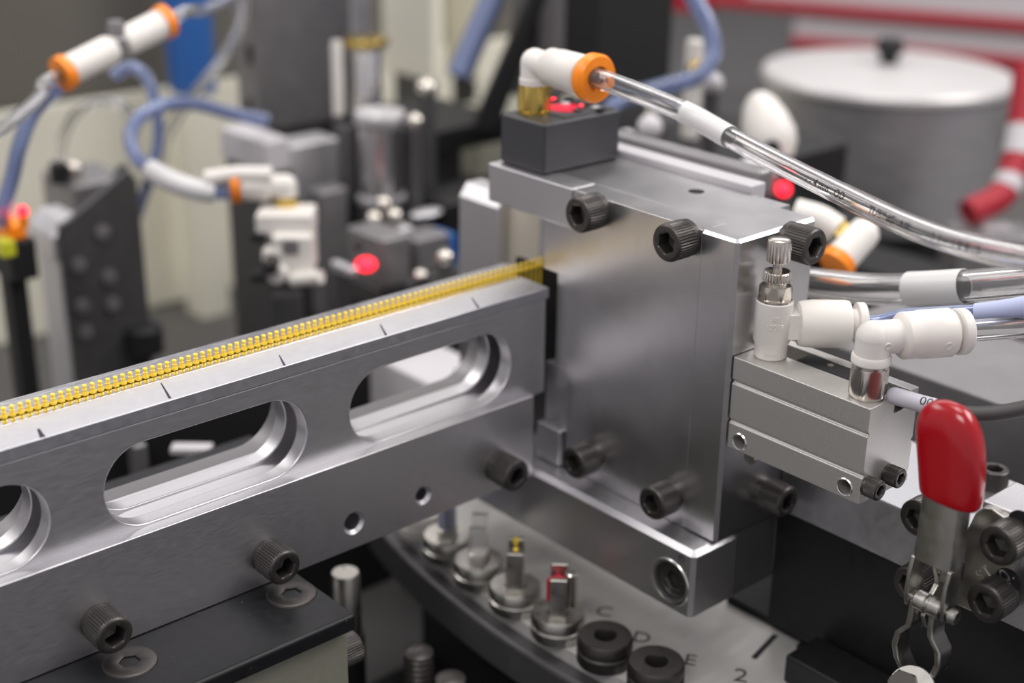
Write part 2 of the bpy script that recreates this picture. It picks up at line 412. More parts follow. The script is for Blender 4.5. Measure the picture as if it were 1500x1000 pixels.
# ------------------------------------------------------------------ black base under the rail
bp = thing('base_plate', (-1.9, -0.9, -1.045), 'flat black plate with countersunk screws under the near end of the rail', 'plate')
MB().box((XL0, -1.05, -1.045), (-1.025, -0.425, -0.9875)).build('plate', BLK, bp, bevel=0.012, seg=1)
for (px, py) in ((190, 970), (427, 870)):
    s = on(px, py, 'Z', -0.9875); screw(bp, s, Z_, 0.073, 1, name='countersunk_screw', me=FLAT, spin=0.6)
sp = MB().box((XL0, -1.60, -1.05), (-0.638, -1.052, -0.9885)).build('shelf_plate', BLK, bevel=0.008)
tag(sp, 'dark grey shelf plate seen through the middle slot behind the rail', 'plate')
for (x, y) in ((-0.8, -1.5), (-3.0, -1.5)):
    cyl((x, y, -2.1695), Z_, 0.06, 1.119).build('leg', DGREY, sp)
cb = thing('casting_block', (-2.0, -0.8, -2.2), 'olive grey textured casting carrying the black base plate', 'block')
MB().box((XL0, -1.0, -2.1695), (-1.028, -0.462, -1.0455)).build('body', OLIVE, cb, bevel=0.02)
s = on(528, 985, 'Y', -0.52); screw(cb, (-1.028, -0.56, -1.20), X_, 0.05, 0.09)

# ------------------------------------------------------------------ press block
pb = thing('press_block', (0.2, -0.5, -0.96), 'tall polished aluminium press block with socket screws at the end of the rail', 'block')
def yz(pts, x0, x1): return MB().prism(pts, (x0, 0, 0), Y_, Z_, X_, x1 - x0)
yz([(-.1325, -.001), (-.663, -.001), (-.663, -.128), (-.79, -.1285), (-.79, -.292), (-.666, -.292), (-.666, -.962), (-.1325, -.962)], 0.0, 0.10).build('front_plate', ALUV, pb, bevel=0.0015, seg=1)
def sp_ring(e, z, k=.011): return [Vector((-.002 + e, -.1300, z)), Vector((.342, -.1300, z)), Vector((.342, -e, z)), Vector((-.002 + k + e * .4, -e, z)), Vector((-.002 + e, -k - e * .4, z))]
MB().rings([sp_ring(0, -.957), sp_ring(0, -.009), sp_ring(.009, 0)]).build('side_plate', ALUV, pb, smooth=10)
MB().box((-0.002, -1.063, -0.128), (0.100, -0.6655, 0.0)).build('top_left_plate', ALU, pb, bevel=0.004)
cc = MB().lathe([(0.026, -0.12), (0.026, 0.02)], tuple(on(1020, 280, 'Z', 0)), Z_, 32)
MB().box((0.1005, -1.060, -0.155), (0.392, -0.1305, -.0005)).build('top_plate', ALUV, pb, cuts=cc)
MB().box((0.1005, -0.662, -0.962), (0.390, -0.1305, -0.1555)).build('core', ALU, pb)
MB().box((0.1005, -0.7855, -0.962), (0.32, -0.6625, -0.1555)).build('recess_cheek', ALU, pb, bevel=0.004)
MB().box((0.14, -0.96, -0.345), (0.32, -0.786, -0.129)).build('inner_jaw', ALU, pb, bevel=0.004)
MB().box((0.06, -0.784, -0.62), (0.1000, -0.7455, -0.294)).build('slot_shade', BLKD, pb)  # black backing put in as the shade inside the slot
MB().box((0.12, -1.058, -0.9605), (0.1395, -0.7875, -0.352)).build('gap_shade', BLKD, pb)  # added black plate, keeps the gap beside the rail end dark
MB().box((0.02, -0.745, -0.62), (0.1000, -0.6665, -0.294)).build('guide_plate', ALU, pb, bevel=0.003)
MB().box((0.02, -0.788, -0.829), (0.1000, -0.6665, -0.6205)).build('spacer_block', ALU, pb, bevel=0.003)
MB().box((-0.02, -0.79, -0.962), (0.1000, -0.674, -0.8295)).build('step_block', ALU, pb, bevel=0.008, seg=1)
for (px, py, r) in ((847, 315, .056), (977, 356, .056), (840, 678, .054), (955, 737, .054)):
    s = on(px, py, 'X', -0.085); s.x = 0.0
    screw(pb, s, -X_, r, 0.09, spin=random.random())
for (px, py, r) in ((1193, 362, .055), (1153, 735, .050)):
    s = on(px, py, 'Y', 0.095); s.y = 0.0
    screw(pb, s, Y_, r, 0.10, spin=random.random())

lg = thing('guard_plate', (0.33, -1.41, -0.96), 'grey upright plate with a bright chamfered top edge left of the press block', 'plate')
MB().prism([(.25, -.96), (.25, -.262), (.285, -.215), (.36, -.215), (.36, -.96)], (0, -1.52, 0), X_, Z_, Y_, .22).build('plate', ALU, lg, bevel=0.003)
MB().box((0.30, -1.2995, -0.96), (0.40, -1.13, -0.16)).build('reflection_strip', CREAM, lg, bevel=0.004, label='metal strip tinted cream for its reflection')
MB().box((0.24, -1.54, -1.40), (0.42, -1.10, -0.9605)).build('foot', DGREY, lg)

lb = thing('lower_bracket', (0, -0.5, -1.19), 'aluminium bracket below the press block with a counterbored screw', 'bracket')
ctr = on(981, 852, 'X', -0.095)
cc = MB().lathe([(0.067, -0.02), (0.067, 0.062)], (-0.095, ctr.y, ctr.z), X_, 48)
d2 = on(998, 819, 'X', -0.095); cc2 = cc.lathe([(0.014, -0.02), (0.014, 0.04)], (-0.095, d2.y, d2.z), X_, 24)
def lb_ring(e, z, k=.013): return [Vector((-.095 + e, -1.12, z)), Vector((.097, -1.12, z)), Vector((.097, -.0015 - e, z)), Vector((-.095 + k + e * .4, -.0015 - e, z)), Vector((-.095 + e, -.0015 - k - e * .4, z))]
MB().rings([lb_ring(0, -1.188), lb_ring(0, -.979), lb_ring(.017, -.9635)]).build('bar', ALU, lb, cuts=cc, smooth=10)
screw(lb, (-0.0335, ctr.y, ctr.z), -X_, 0.059, 0.046, spin=0.2)
MB().lathe([(.0795, 0), (.0765, -.003), (.0675, -.001), (.0675, .02)], (-.095, ctr.y, ctr.z), X_, 48, cap=(False, False)).build('counterbore_rim', ALUB, lb)
MB().box((0.0975, -1.12, -1.188), (0.30, -0.0015, -0.9635)).build('rear_bar', DGREY, lb, bevel=0.004)

# ------------------------------------------------------------------ black valve box on top with its elbow fitting
bx = thing('sensor_box', (0.2, -0.94, 0.0), 'black square box with a red-lit top standing on the press block', 'box')
MB().box((0.030, -1.047, 0.0005), (0.376, -0.832, 0.166)).build('housing', BLKBOX, bx, bevel=0.010, seg=1)
MB().box((0.135, -1.030, 0.1663), (0.360, -0.850, 0.170)).build('window', BLKBOX, bx, bevel=0.003)
MB().lathe([(.058, 0), (.058, .0015)], tuple(on(828, 158, 'Z', .1702)), Z_, 32).build('glow_spot', LEDW, bx, label='red glowing spot')
for k, (px, py) in enumerate(((815, 147), (828, 152), (843, 151), (852, 157), (862, 153), (872, 158), (880, 161), (846, 162), (834, 146))):
    p = on(px, py, 'Z', 0.172); mb = MB().obox((p.x, p.y, 0.174), X_, Y_, Z_, .014, .010, .0035)
    mb.build('component', (BLKD, LGREY, BLKD, BLKOX)[k % 4], bx, bevel=0.002)
for (px, py) in ((811, 146), (851, 156)):
    p = on(px, py, 'Z', 0.174); MB().ell((p.x, p.y, 0.176), .009, .009, .005, seg=12, rg=6).build('indicator_lamp', LED, bx)

def elbow_body(mb, O, d, r1, r2, hz, s):
    """vertical neck rising from O to height hz, a ball bend, then the port along d"""
    mb.lathe([(r1, 0.0), (r1, hz)], O, Z_, 36)
    c = Vector(O) + Z_ * hz
    mb.ell(c, r1, r1, r1, seg=36, rg=18)
    mb.lathe([(r1 * .97, 0), (r1 * .97, s[0]), (r2 * .93, s[0] + .006), (r2, s[0] + .012), (r2, s[1] - .008), (r2 * 1.04, s[1] - .004), (r2 * 1.04, s[2] - .006), (r2 * .98, s[2]), (r2 * .80, s[2])], c, d, 40)
    return c
b0 = on(782, 163, 'Z', 0.170); b0 = Vector((b0.x, b0.y, 0.166))
ef = thing('elbow_fitting', b0, 'white elbow push-in fitting with orange ring and brass hex on the black box', 'fitting')
m_ = MB(); m_.lathe([(0.052, 0), (0.052, 0.010)], b0, Z_, 36); hexprism(m_, b0 + Z_ * .008, Z_, 0.054, 0.082, rot=0.25); m_.lathe([(0.044, .088), (0.044, .100)], b0, Z_, 32)
m_.build('hex_base', BRASS, ef, label='brass hex base')
d3 = Vector((-0.06, 1.0, 0)).normalized()
m_ = MB().lathe([(0.049, .094), (0.049, .112), (0.046, .116)], b0, Z_, 36)
c3 = elbow_body(m_, b0 + Z_ * .11, d3, 0.046, 0.060, 0.052, (0.070, 0.13, 0.245))
m_.lathe([(0.052, .244), (0.052, .268)], c3, d3, 32)
m_.build('elbow_body', WHITE, ef)
MB().lathe([(0.030, .262), (0.062, .264), (0.075, .272), (0.076, .300), (0.069, .310), (0.040, .312), (0.036, .298)], c3, d3, 40).build('release_ring', ORANGE, ef, label='orange release ring')
e3 = c3 + d3 * .27
p1 = spline([e3, e3 + d3 * .08, at(1000, 163, 4.40), at(1075, 204, 4.22), at(1200, 268, 3.92), at(1350, 338, 3.55), at(1500, 378, 3.25), at(1640, 398, 3.05)], 16)
pipe('air_tube', p1, 0.031, 0.020, CLEAR, 'clear printed air tube sweeping from the orange-ringed elbow across the picture', 'tube')
t1o = bpy.data.objects['air_tube']
sl = pipe('sleeve', [p for p in p1 if True][32:48], 0.0345, 0.0315, SLEEVE, None, None)
sl.parent = t1o; sl.location = mir(WL[sl.name] - WL[t1o.name]); sl['label'] = 'milky label sleeve'
def wrap_text(path, i0, string, size, r, up=0.0, step=None):
    """letters printed along a bent tube, facing the camera side"""
    seglen = [0.0]
    for i in range(len(path) - 1): seglen.append(seglen[-1] + (path[i + 1] - path[i]).length)
    mid = (seglen[-1] * i0)
    def fn(x, y, z):
        s = mid + x; k = max(i for i in range(len(seglen)) if seglen[i] <= max(s, 0)); k = min(k, len(path) - 2)
        t = (path[k + 1] - path[k]).normalized(); p = path[k] + t * (s - seglen[k])
        v = (CAM - p); v = (v - t * v.dot(t)).normalized(); uu = v.cross(t) * (1 if v.cross(t).z > 0 else -1)
        a = up + y / r
        return p + (v * math.cos(a) + uu * math.sin(a)) * (r + z)
    return text(string, size, 0.0004, fn)
for (f0, s_) in ((0.52, '- - 4 mm . OD'), (0.66, 'TUBING  AIR'), (0.78, '- 1 1 -  1 0 0 . 5')):
    wt = tag(wrap_text(p1, f0, s_, 0.030, 0.0312, up=-0.15).build('print', INK, t1o, label='black printed characters'), kind='stuff')

# ------------------------------------------------------------------ pneumatic cylinder on the right face
pc = thing('pneumatic_cylinder', (0.12, 0.24, -0.635), 'silver anodised compact air cylinder bolted to the right of the press block', 'cylinder')
g = 0.007
prof = [(.012, -.635), (.012, -.556), (.012 + g, -.552), (.012 + g, -.546), (.012, -.542), (.012, -.432), (.012 + g, -.428), (.012 + g, -.422), (.012, -.418), (.012, -.349), (.128, -.349), (.128, -.395), (.200, -.395), (.200, -.347), (.237, -.347), (.237, -.50), (.231, -.503), (.231, -.515), (.237, -.518), (.237, -.60), (.231, -.603), (.231, -.612), (.237, -.615), (.237, -.635)]
cc = MB()
for q in ((1083, 647), (1237, 713)):
    h = on(*q, 'X', 0.012); cc.lathe([(.0215, -.02), (.0215, .16)], (h.x, h.y, h.z), X_, 28)
MB().prism([(a, b) for a, b in prof], (0, 0.004, 0), X_, Z_, Y_, 0.470).build('body', ANOD, pc, bevel=0.0035, cuts=cc)
for q in ((1083, 647), (1237, 713)):
    h = on(*q, 'X', 0.012); MB().lathe([(.027, 0), (.0245, -.0025), (.0218, -.001), (.0218, .012)], (h.x, h.y, h.z), X_, 28, cap=(False, False)).build('hole_rim', ALUB, pc); cyl((.09, h.y, h.z), X_, .021, .02, 24).build('hole_shade_disc', BLKOX, pc)  # dark disc in each hole paints the shade at its bottom
for q, r in (((1289, 719), .029), ((1319, 701), .029)):
    s = on(*q, 'Y', 0.518); s.y = 0.474; screw(pc, s, Y_, r, 0.046, spin=random.random())
tp = on(1088, 676, 'X', 0.012)
m_ = MB().lathe([(.020, 0), (.020, .01), (.012, .012), (.012, .05)], (0.05, 0.06, -.665), -Y_ if False else X_, 20).build('port_plug', ZINC, pc)

# position sensor lying in the cylinder's slot
ps = thing('position_sensor', (0.168, 0.25, -.395), 'black reed sensor strip lying in the slot on top of the silver cylinder', 'sensor')
MB().box((.1290, 0.135, -.3945), (.1990, 0.335, -.346)).build('body', BLKD, ps, bevel=0.006)
scr = on(1222, 535, 'Z', -.349); MB().lathe([(.010, 0), (.010, .003)], (0.164, scr.y, -.346), Z_, 16).build('set_screw', NICKEL, ps)
q0 = Vector((.1745, 0.35, -.3705)); q1 = Vector((.1745, 0.465, -.3705))
cp = spline([q0, q1, at(1312, 580, 3.86), at(1365, 595, 3.80), at(1425, 606, 3.76), at(1500, 598, 3.72), at(1640, 560, 3.65)], 12)
MB().tube(cp, 0.021, 16).build('cable', CABLE, ps)
i1 = min(range(len(cp)), key=lambda i: (cp[i] - at(1370, 596, 3.80)).length); i0 = min(range(len(cp)), key=lambda i: (cp[i] - at(1296, 572, 3.88)).length)
wm = MB().tube(cp[i0:i1 + 1], 0.0238, 20).build('wire_marker', GREYSL, ps, label='grey wire marker printed with zeros')
tt = wrap_text(cp, (i0 + (i1 - i0) * .50) / (len(cp) - 1) * 0.97, '0000', 0.036, 0.0240, up=0.35)
tt.build('print', INK, wm)

# flow control valve
v0 = on(1128, 521, 'Z', -.349)
fv = thing('flow_control_valve', v0, 'white flow control valve with a knurled nickel adjusting knob on the cylinder', 'valve')
mb = MB().lathe([(.043, 0), (.0465, .004), (.0475, .040), (.0530, .052), (.0530, .170), (.050, .174), (.030, .175)], v0, Z_, 40)
dv = Vector((.76, .65, 0)); c5 = v0 + Z_ * .100
mb.obox(c5 + dv * .06, dv, dv.cross(Z_), Z_, .03, .035, .036)
mb.lathe([(.050, .068), (.062, .072), (.066, .082), (.069, .11), (.0685, .205), (.066, .215), (.045, .216)], c5, dv, 40)
mb.lathe([(.043, .215), (.043, .238)], c5, dv, 32)
mb.build('valve_body', WHITE, fv)
MB().lathe([(.030, .236), (.060, .238), (.0625, .242), (.0625, .258), (.059, .262), (.033, .263)], c5, dv, 40).build('release_ring', WHITE, fv)
def emb(zc, r):
    def fn(x, y, z):
        a0 = math.atan2(CAM.y - v0.y, CAM.x - v0.x) - 0.12
        a = a0 - x / r          # letters run to the viewer's right
        return Vector((v0.x + (r + z) * math.cos(a), v0.y + (r + z) * math.sin(a), v0.z + zc + y))
    return fn
mk = text('AS', .021, .0020, emb(.131, .0530)); mk = text('1201F', .021, .0020, emb(.106, .0530), mk); mk = text('JAPAN', .017, .0018, emb(.020, .0472), mk)
tag(mk.build('moulded_lettering', WHITE, fv), kind='stuff')
mb = MB(); hexprism(mb, v0 + Z_ * .172, Z_, .047, .046, rot=.5); mb.lathe([(.051, .170), (.051, .178)], v0, Z_, 32); mb.lathe([(.030, .21), (.030, .235)], v0, Z_, 24)
mb.build('hex_nut', NICKEL, fv)
kn = lambda i, t, r, j: r * (1.0 if (j % 4) in (0, 1) else .93)
MB().lathe([(.036, .229), (.040, .232), (.040, .256), (.037, .259), (.014, .260)], v0, Z_, 4 * 26, fun=lambda i, t, r, j: kn(i, t, r, j) if 0 < i < 4 else r).build('lock_ring', NICKEL, fv)
MB().lathe([(.0135, .25), (.0135, .300)], v0, Z_, 20).build('stem', NICKEL, fv)
MB().lathe([(.030, .286), (.034, .290), (.034, .343), (.031, .351), (.024, .355), (.005, .356)], v0, Z_, 4 * 20, fun=lambda i, t, r, j: kn(i, t, r, j) if 0 < i < 3 else r).build('adjusting_knob', NICKEL, fv)
ev = c5 + dv * .24
e5 = ev
p2 = spline([e5, e5 + dv * .06, at(1330, 465, 4.08), at(1430, 459, 3.98), at(1500, 449, 3.90), at(1650, 420, 3.75)], 14)
t2 = pipe('blue_air_tube', p2, 0.0265, 0.017, BLUET, 'translucent blue air tube running right from the flow control valve', 'tube')
i0 = min(range(len(p2)), key=lambda i: (p2[i] - at(1430, 459, 3.98)).length)
sl = pipe('sleeve', p2[i0:], 0.0295, 0.0268, LAVENDER, None, None); sl.parent = t2; sl.location = mir(WL[sl.name] - WL[t2.name]); sl['label'] = 'lavender label sleeve'
wrap_text(p2, (i0 + 9) / (len(p2) - 1), '1', .030, .0298, up=.35).build('print', INK, t2)

# second elbow on the cylinder
n0 = on(1270, 579, 'Z', -.349)
e2 = thing('elbow_fitting', n0, 'all-white elbow push-in fitting on a nickel hex at the right end of the cylinder', 'fitting')
mb = MB().lathe([(.044, 0), (.044, .006)], n0, Z_, 32); hexprism(mb, n0 + Z_ * .005, Z_, .054, .082, rot=.12); mb.lathe([(.047, .087), (.047, .100)], n0, Z_, 32)
mb.build('hex_base', NICKEL, e2, label='nickel hex base')
d6 = Vector((.87, .49, 0)).normalized()
mb = MB().lathe([(.050, .096), (.0535, .100), (.0535, .116), (.050, .122)], n0, Z_, 36)
c6 = elbow_body(mb, n0 + Z_ * .115, d6, .0475, .064, .053, (.070, .135, .222))
mb.lathe([(.046, .221), (.046, .238)], c6, d6, 32)
for (s_, sd) in ((.185, .066),):
    uu = d6.cross(Z_); side = (CAM - c6); side = (side - d6 * side.dot(d6)).normalized(); side = (side * .8 - Z_ * .45); side = (side - d6 * side.dot(d6)).normalized()
    mb.lathe([(.011, -.01), (.011, .0015), (.008, .002), (.0075, .0)], c6 + d6 * s_ + side * sd, side, 20)
    mb.lathe([(.010, -.01), (.010, .0012), (.007, .0015), (.0065, -.001)], c6 + side * .0475 + d6 * .02, side, 20)
mb.build('elbow_body', WHITE, e2)
MB().lathe([(.030, .233), (.059, .235), (.0635, .240), (.0635, .262), (.060, .267), (.033, .268)], c6, d6, 40).build('release_ring', WHITE, e2)
e6 = c6 + d6 * .25
p3 = spline([e6, e6 + d6 * .12, e6 + d6 * .3, e6 + d6 * .5 - Z_ * .005], 14)
pipe('air_tube', p3, 0.030, 0.019, CLEAR, 'short clear air tube leaving the all-white elbow to the right', 'tube')
# thick clear hose behind
p4 = spline([at(1160, 410, 4.60), at(1190, 414, 4.55), at(1270, 423, 4.42), at(1370, 422, 4.25), at(1500, 412, 4.05), at(1650, 395, 3.85)], 14)
t4 = pipe('air_hose', p4, 0.049, 0.033, CLEAR, 'thick clear air hose coming out from behind the press block', 'hose', seg=20)
i0 = min(range(len(p4)), key=lambda i: (p4[i] - at(1330, 423, 4.31)).length); i1 = min(range(len(p4)), key=lambda i: (p4[i] - at(1420, 419, 4.17)).length)
sl = pipe('sleeve', p4[i0:i1], 0.053, 0.0495, SLEEVE, None, None, seg=24); sl.parent = t4; sl.location = mir(WL[sl.name] - WL[t4.name]); sl['label'] = 'milky label sleeve'

# ------------------------------------------------------------------ beam, mount plate and toggle clamp on the right
bm = thing('cross_beam', (0.5, 0.9, -0.95), 'grey steel beam running right behind the red-handled clamp', 'beam')
MB().box((0.292, 0.0025, -0.945), (0.70, 2.2, -0.762)).build('bar', ALUT, bm, bevel=0.006)
MB().box((0.292, 0.0025, -1.36), (0.72, 2.2, -0.9455)).build('lower_bar', BLK, bm)
bs = on(1347, 757, 'X', 0.24); screw(bm, (0.292, bs.y, bs.z), -X_, .055, .07)
bs = on(1342, 850, 'X', 0.24); screw(bm, (0.292, bs.y, bs.z), -X_, .055, .09)
ln = on(1462, 690, 'Z', -.70); screw(bm, (0.62, ln.y - .02, -.762), Z_, .045, .06)

tc_ = thing('toggle_clamp', (0.05, 0.8, -0.85), 'toggle clamp with a red dipped vinyl grip on zinc-plated steel links', 'clamp')
XH = -0.07; XF = 0.10
def onh(px, py): p = on(px, py, 'X', XH); return p.y, p.z
mp_ = thing('mount_plate', (0.2, 0.95, -.86), 'grey mounting plate between the beam and the toggle clamp', 'plate')
a = on(1437, 731, 'X', XF + .03); b = on(1493, 925, 'X', XF + .03)
MB().box((XF + .03, a.y + .005, b.z + .005), (0.2915, 1.5, a.z)).build('plate', ALU, mp_, bevel=.006)
# flange with rounded corners
fp = [on(px, py, 'X', XF) for (px, py) in ((1404, 800), (1428, 752), (1440, 743), (1452, 745), (1480, 764), (1490, 778), (1492, 800), (1476, 880), (1466, 896), (1452, 903), (1436, 902), (1396, 884), (1388, 872), (1389, 850))]
MB().prism([(p.y, p.z) for p in fp], (XF, 0, 0), Y_, Z_, X_, .0295).build('flange', ZINC, tc_, bevel=.005)
for (px, py) in ((1461, 800), (1443, 884)):
    s = on(px, py, 'X', XF - .078); s.x = XF; screw(tc_, s, -X_, .054, .080, spin=.2)
    sl_ = on(px + 14, py - 40, 'X', XF - .001)
    MB().lathe([(.036, -.0008), (.036, .0012)], (XF, s.y + .012, s.z + .042), X_, 28).build('slot_opening', BLKD, tc_)
def fl_text(px, py):
    o_ = on(px, py, 'X', XF - .001)
    rt = Y_; upv = Z_; ang = -math.radians(52)
    ux = rt * math.cos(ang) * -1 + upv * math.sin(ang) * -1; uy = rt * math.sin(ang) * -1 - upv * -math.cos(ang)
    ux = (Y_ * .62 + Z_ * .78); uy = (-Y_ * .78 + Z_ * .62)
    return lambda x, y, z: o_ + ux * x + uy * y - X_ * (z + .0008)
te = text('20.', .055, .0014, fl_text(1470, 846)); te = text('ST', .042, .0012, fl_text(1441, 840), te)
tag(te.build('stamped_lettering', ALUB, tc_), kind='stuff')
# web standing off the flange towards the viewer, plane Y = const
yw = on(1400, 850, 'X', XF).y - .012
wb = [(XF + .02, -.55), (0.06, -.545), (0.01, -.60), (-0.02, -.66), (-.01, -.70), (0.03, -.73), (-.03, -.77), (-.05, -.83), (-.02, -.86), (.06, -.865), (XF + .02, -.86)]
wb = []
zt_ = on(1425, 750, 'X', XF).z
for (x, z) in ((XF, zt_), (.05, zt_ - .01), (.00, zt_ - .06), (-.015, zt_ - .13), (.005, zt_ - .17), (.01, zt_ - .19), (-.02, zt_ - .22), (-.04, zt_ - .27), (-.02, zt_ - .31), (.04, zt_ - .32), (XF, zt_ - .31)): wb.append((x, z))
MB().prism(wb, (0, yw, 0), X_, Z_, Y_, .016).build('web_plate', ZINC, tc_, bevel=.004)
# lever: U channel
yc, zc = onh(1387, 760)
ya, za = onh(1378, 836); yt, ztop = onh(1390, 735)
yl = onh(1340, 760)[0]; yr = onh(1405, 760)[0]
mb = MB()
zl = [ztop + .05, ztop - .02, za + .02, za]
LV = (yl + yr) / 2; HW = (yr - yl) / 2 * .98
def chan(z, k):
    h = HW * k; d = .058; r = .02; t = .012; y0 = LV
    return [Vector((x, y0 + y, z)) for (x, y) in ((XH + d, -h), (XH + r, -h), (XH + r * .3, -h + r * .3), (XH, -h + r), (XH, h - r), (XH + r * .3, h - r * .3), (XH + r, h), (XH + d, h), (XH + d, h - t), (XH + t + r, h - t), (XH + t, h - r - t), (XH + t, -h + r + t), (XH + t + r, -h + t), (XH + d, -h + t))]
mb.rings([chan(zl[0], .95), chan(zl[1], .97), chan(zl[2], 1), chan(zl[3], 1.0)])
mb.build('lever', ZINC, tc_, bevel=.002)
zp = onh(1352, 888)[1]
for sgn in (-1, 1):
    y0 = LV + sgn * (HW - .006) - .006
    arm = [(XH + .002, za + .004), (XH - .008, za - .04), (XH - .010, zp + .03), (XH - .002, zp - .015), (XH + .02, zp - .03), (XH + .045, zp - .025), (XH + .05, zp + .02), (XH + .057, za + .004)]
    MB().prism(arm, (0, y0, 0), X_, Z_, Y_, .012).build('lever_arm', ZINC, tc_, bevel=.003)
mb = MB().lathe([(.024, 0), (.027, .004), (.027, .032), (.022, .037), (.022, .041), (.027, .046), (.027, .074), (.024, .078)], (XH + .020, LV - HW * .62, zp), Y_, 28)
mb.build('roller', ZINC, tc_)
MB().lathe([(.012, 0), (.012, HW * 2.1), (.021, HW * 2.1), (.021, HW * 2.1 + .016), (.017, HW * 2.1 + .02)], (XH + .02, LV - HW, zp), Y_, 24).build('rivet', ZINC, tc_)
for (x, z) in ((.035, zt_ - .06), (.012, zt_ - .135), (.005, zt_ - .245)):
    MB().lathe([(.020, 0), (.020, .034), (.016, .038), (.004, .039)], (x, yw + .012, z), Y_, 24).build('rivet', ZINC, tc_)
MB().prism([(XH + .03, za - .0), (0.03, zt_ - .1), (0.03, zt_ - .16), (XH + .03, za - .05)], (0, LV + HW * .2, 0), X_, Z_, Y_, .03).build('link', ZINC, tc_, bevel=.004)
# lower arm: two bent bars down to the spindle
zb = onh(1340, 1010)[1]
for sgn, off in ((-1, 0.0), (1, 0.0)):
    R = []
    for (f_, sp_) in ((0, .030), (.2, .030), (.32, .034), (.45, .060), (.6, .066), (.75, .055), (.88, .030), (1.0, .028)):
        z = zp + (zb - zp) * f_; y = LV - HW * .15 + sgn * sp_
        R.append([Vector((XH + .002, y - .009, z)), Vector((XH + .062, y - .009, z)), Vector((XH + .062, y + .009, z)), Vector((XH + .002, y + .009, z))])
    MB().rings(R).build('arm_bar', ZINC, tc_, bevel=.005, smooth=50)
yb_ = onh(1336, 990)[0]
so = on(1336, 1010, 'X', XH - .03); sa = (-X_ * .80 + Y_ * .20 + Z_ * .56).normalized()
mb = MB().lathe([(.062, 0), (.064, .004), (.062, .010)], so, sa, 32); mb.build('washer', ZINC, tc_)
mb = MB(); hexprism(mb, so + sa * .010 - Y_ * .02, sa, .042, .03); mb.build('spindle_nut', BLKOX, tc_)
MB().lathe([(.018, -.12), (.018, .0)], so, sa, 20).build('spindle', ZINC, tc_)
# grip
secs = [(589, 1391, 1401), (591, 1378, 1412), (595, 1367, 1420), (602, 1357, 1428), (612, 1349, 1434), (626, 1344, 1439), (645, 1342, 1442), (668, 1343, 1443), (695, 1345, 1442), (718, 1346, 1439), (730, 1347, 1436), (735, 1349, 1434)]
R = []
for (py, xl, xr) in secs:
    c_ = on((xl + xr) / 2, py, 'X', XH + .035); k = (xr - xl) / 2 / 581.0
    bx_ = min(.052, k * .62); a_ = math.sqrt(max(k * k - (bx_ * .749) ** 2, 1e-6)) / .663 * .80; bx_ *= .88
    ring = []
    for j in range(40):
        t = 2 * math.pi * j / 40; e = 0.78
        cx, sy = math.cos(t), math.sin(t)
        ring.append(Vector((c_.x + bx_ * math.copysign(abs(cx) ** e, cx), c_.y + a_ * math.copysign(abs(sy) ** e, sy), c_.z)))
    R.append(ring)
R = R[::-1]
gr = MB().rings(R).build('grip', REDPVC, tc_, label='glossy red vinyl grip', smooth=80)
sm = gr.modifiers.new('smooth', 'SUBSURF'); sm.levels = 1; sm.render_levels = 1

# ------------------------------------------------------------------ index dial with its nests below the bracket
dc = Vector((3.40, -0.50, 0)); RD = 3.735; zd = -1.40
di = thing('index_dial', (0.3, -0.5, -1.60), 'large steel index dial plate with dark rim under the press block', 'dial')
def seg_poly(r, x1, y0=-1.55, y1=1.35, n=48):
    a0 = math.pi - math.asin((y1 + .5) / r); a1 = math.pi + math.asin((-.5 - y0) / r)
    pts = [(dc.x + r * math.cos(a0 + (a1 - a0) * k / n), dc.y + r * math.sin(a0 + (a1 - a0) * k / n)) for k in range(n + 1)]
    return pts + [(x1, y0), (x1, y1)]
MB().prism(seg_poly(RD - .06, 0.95), (0, 0, zd - .05), X_, Y_, Z_, .05).build('dial_top', DIAL, di, smooth=20)
MB().prism(seg_poly(RD, 0.94), (0, 0, zd - .20), X_, Y_, Z_, .149).build('rim', DGREY, di, bevel=.02, smooth=20)
MB().prism(seg_poly(RD - .25, 0.93), (0, 0, -2.169), X_, Y_, Z_, .57).build('drum', BLKD, di, smooth=20)
def dl(px, py, rot):
    o_ = on(px, py, 'Z', zd); ux = Vector((.749 * math.cos(rot) + .69 * math.sin(rot), .663 * math.cos(rot) - .72 * math.sin(rot), 0)); uy = Vector((ux.y, -ux.x, 0))
    return lambda x, y, z: o_ + ux * x + uy * y + Z_ * (z + .0006)
for s_, px, py, sz in (('C', 885, 896, .085), ('D', 940, 934, .085), ('E', 1011, 967, .085), ('2', 1085, 990, .10)):
    text(s_, sz, .0005, dl(px, py, -.25)).build('engraved_character', DGREY, di)
a, b = on(1104, 964, 'Z', zd), on(1136, 930, 'Z', zd); d_ = (b - a).normalized()
MB().obox((a + b) / 2 + Z_ * .0005, d_, Z_.cross(d_), Z_, (b - a).length / 2, .009, .0012).build('index_mark', INK, di)
nest_px = [(622, 785), (655, 818), (705, 853), (757, 893), (822, 934), (888, 972), (947, 1000)]
pos = []
th0 = None
for k in range(7):
    yk = (-1.25, -1.05, -0.85, -0.645, -0.435, -0.23, -0.03)[k]
    a = math.asin((yk + .5) / 3.635); pos.append((3.40 - 3.635 * math.cos(a), yk))
NL = ['pale round nest with a dark centre hole, farthest back on the index dial', 'steel nest holding a bluish clear block, second from the back of the dial', 'steel nest holding a clear acrylic prism, third from the back of the dial', 'steel nest with one gold pin standing up in a clear holder', 'steel nest holding a small red workpiece on the dial', 'empty dark ring-shaped nest in front of the red workpiece nest', 'empty dark ring nest nearest the camera at the dial rim']
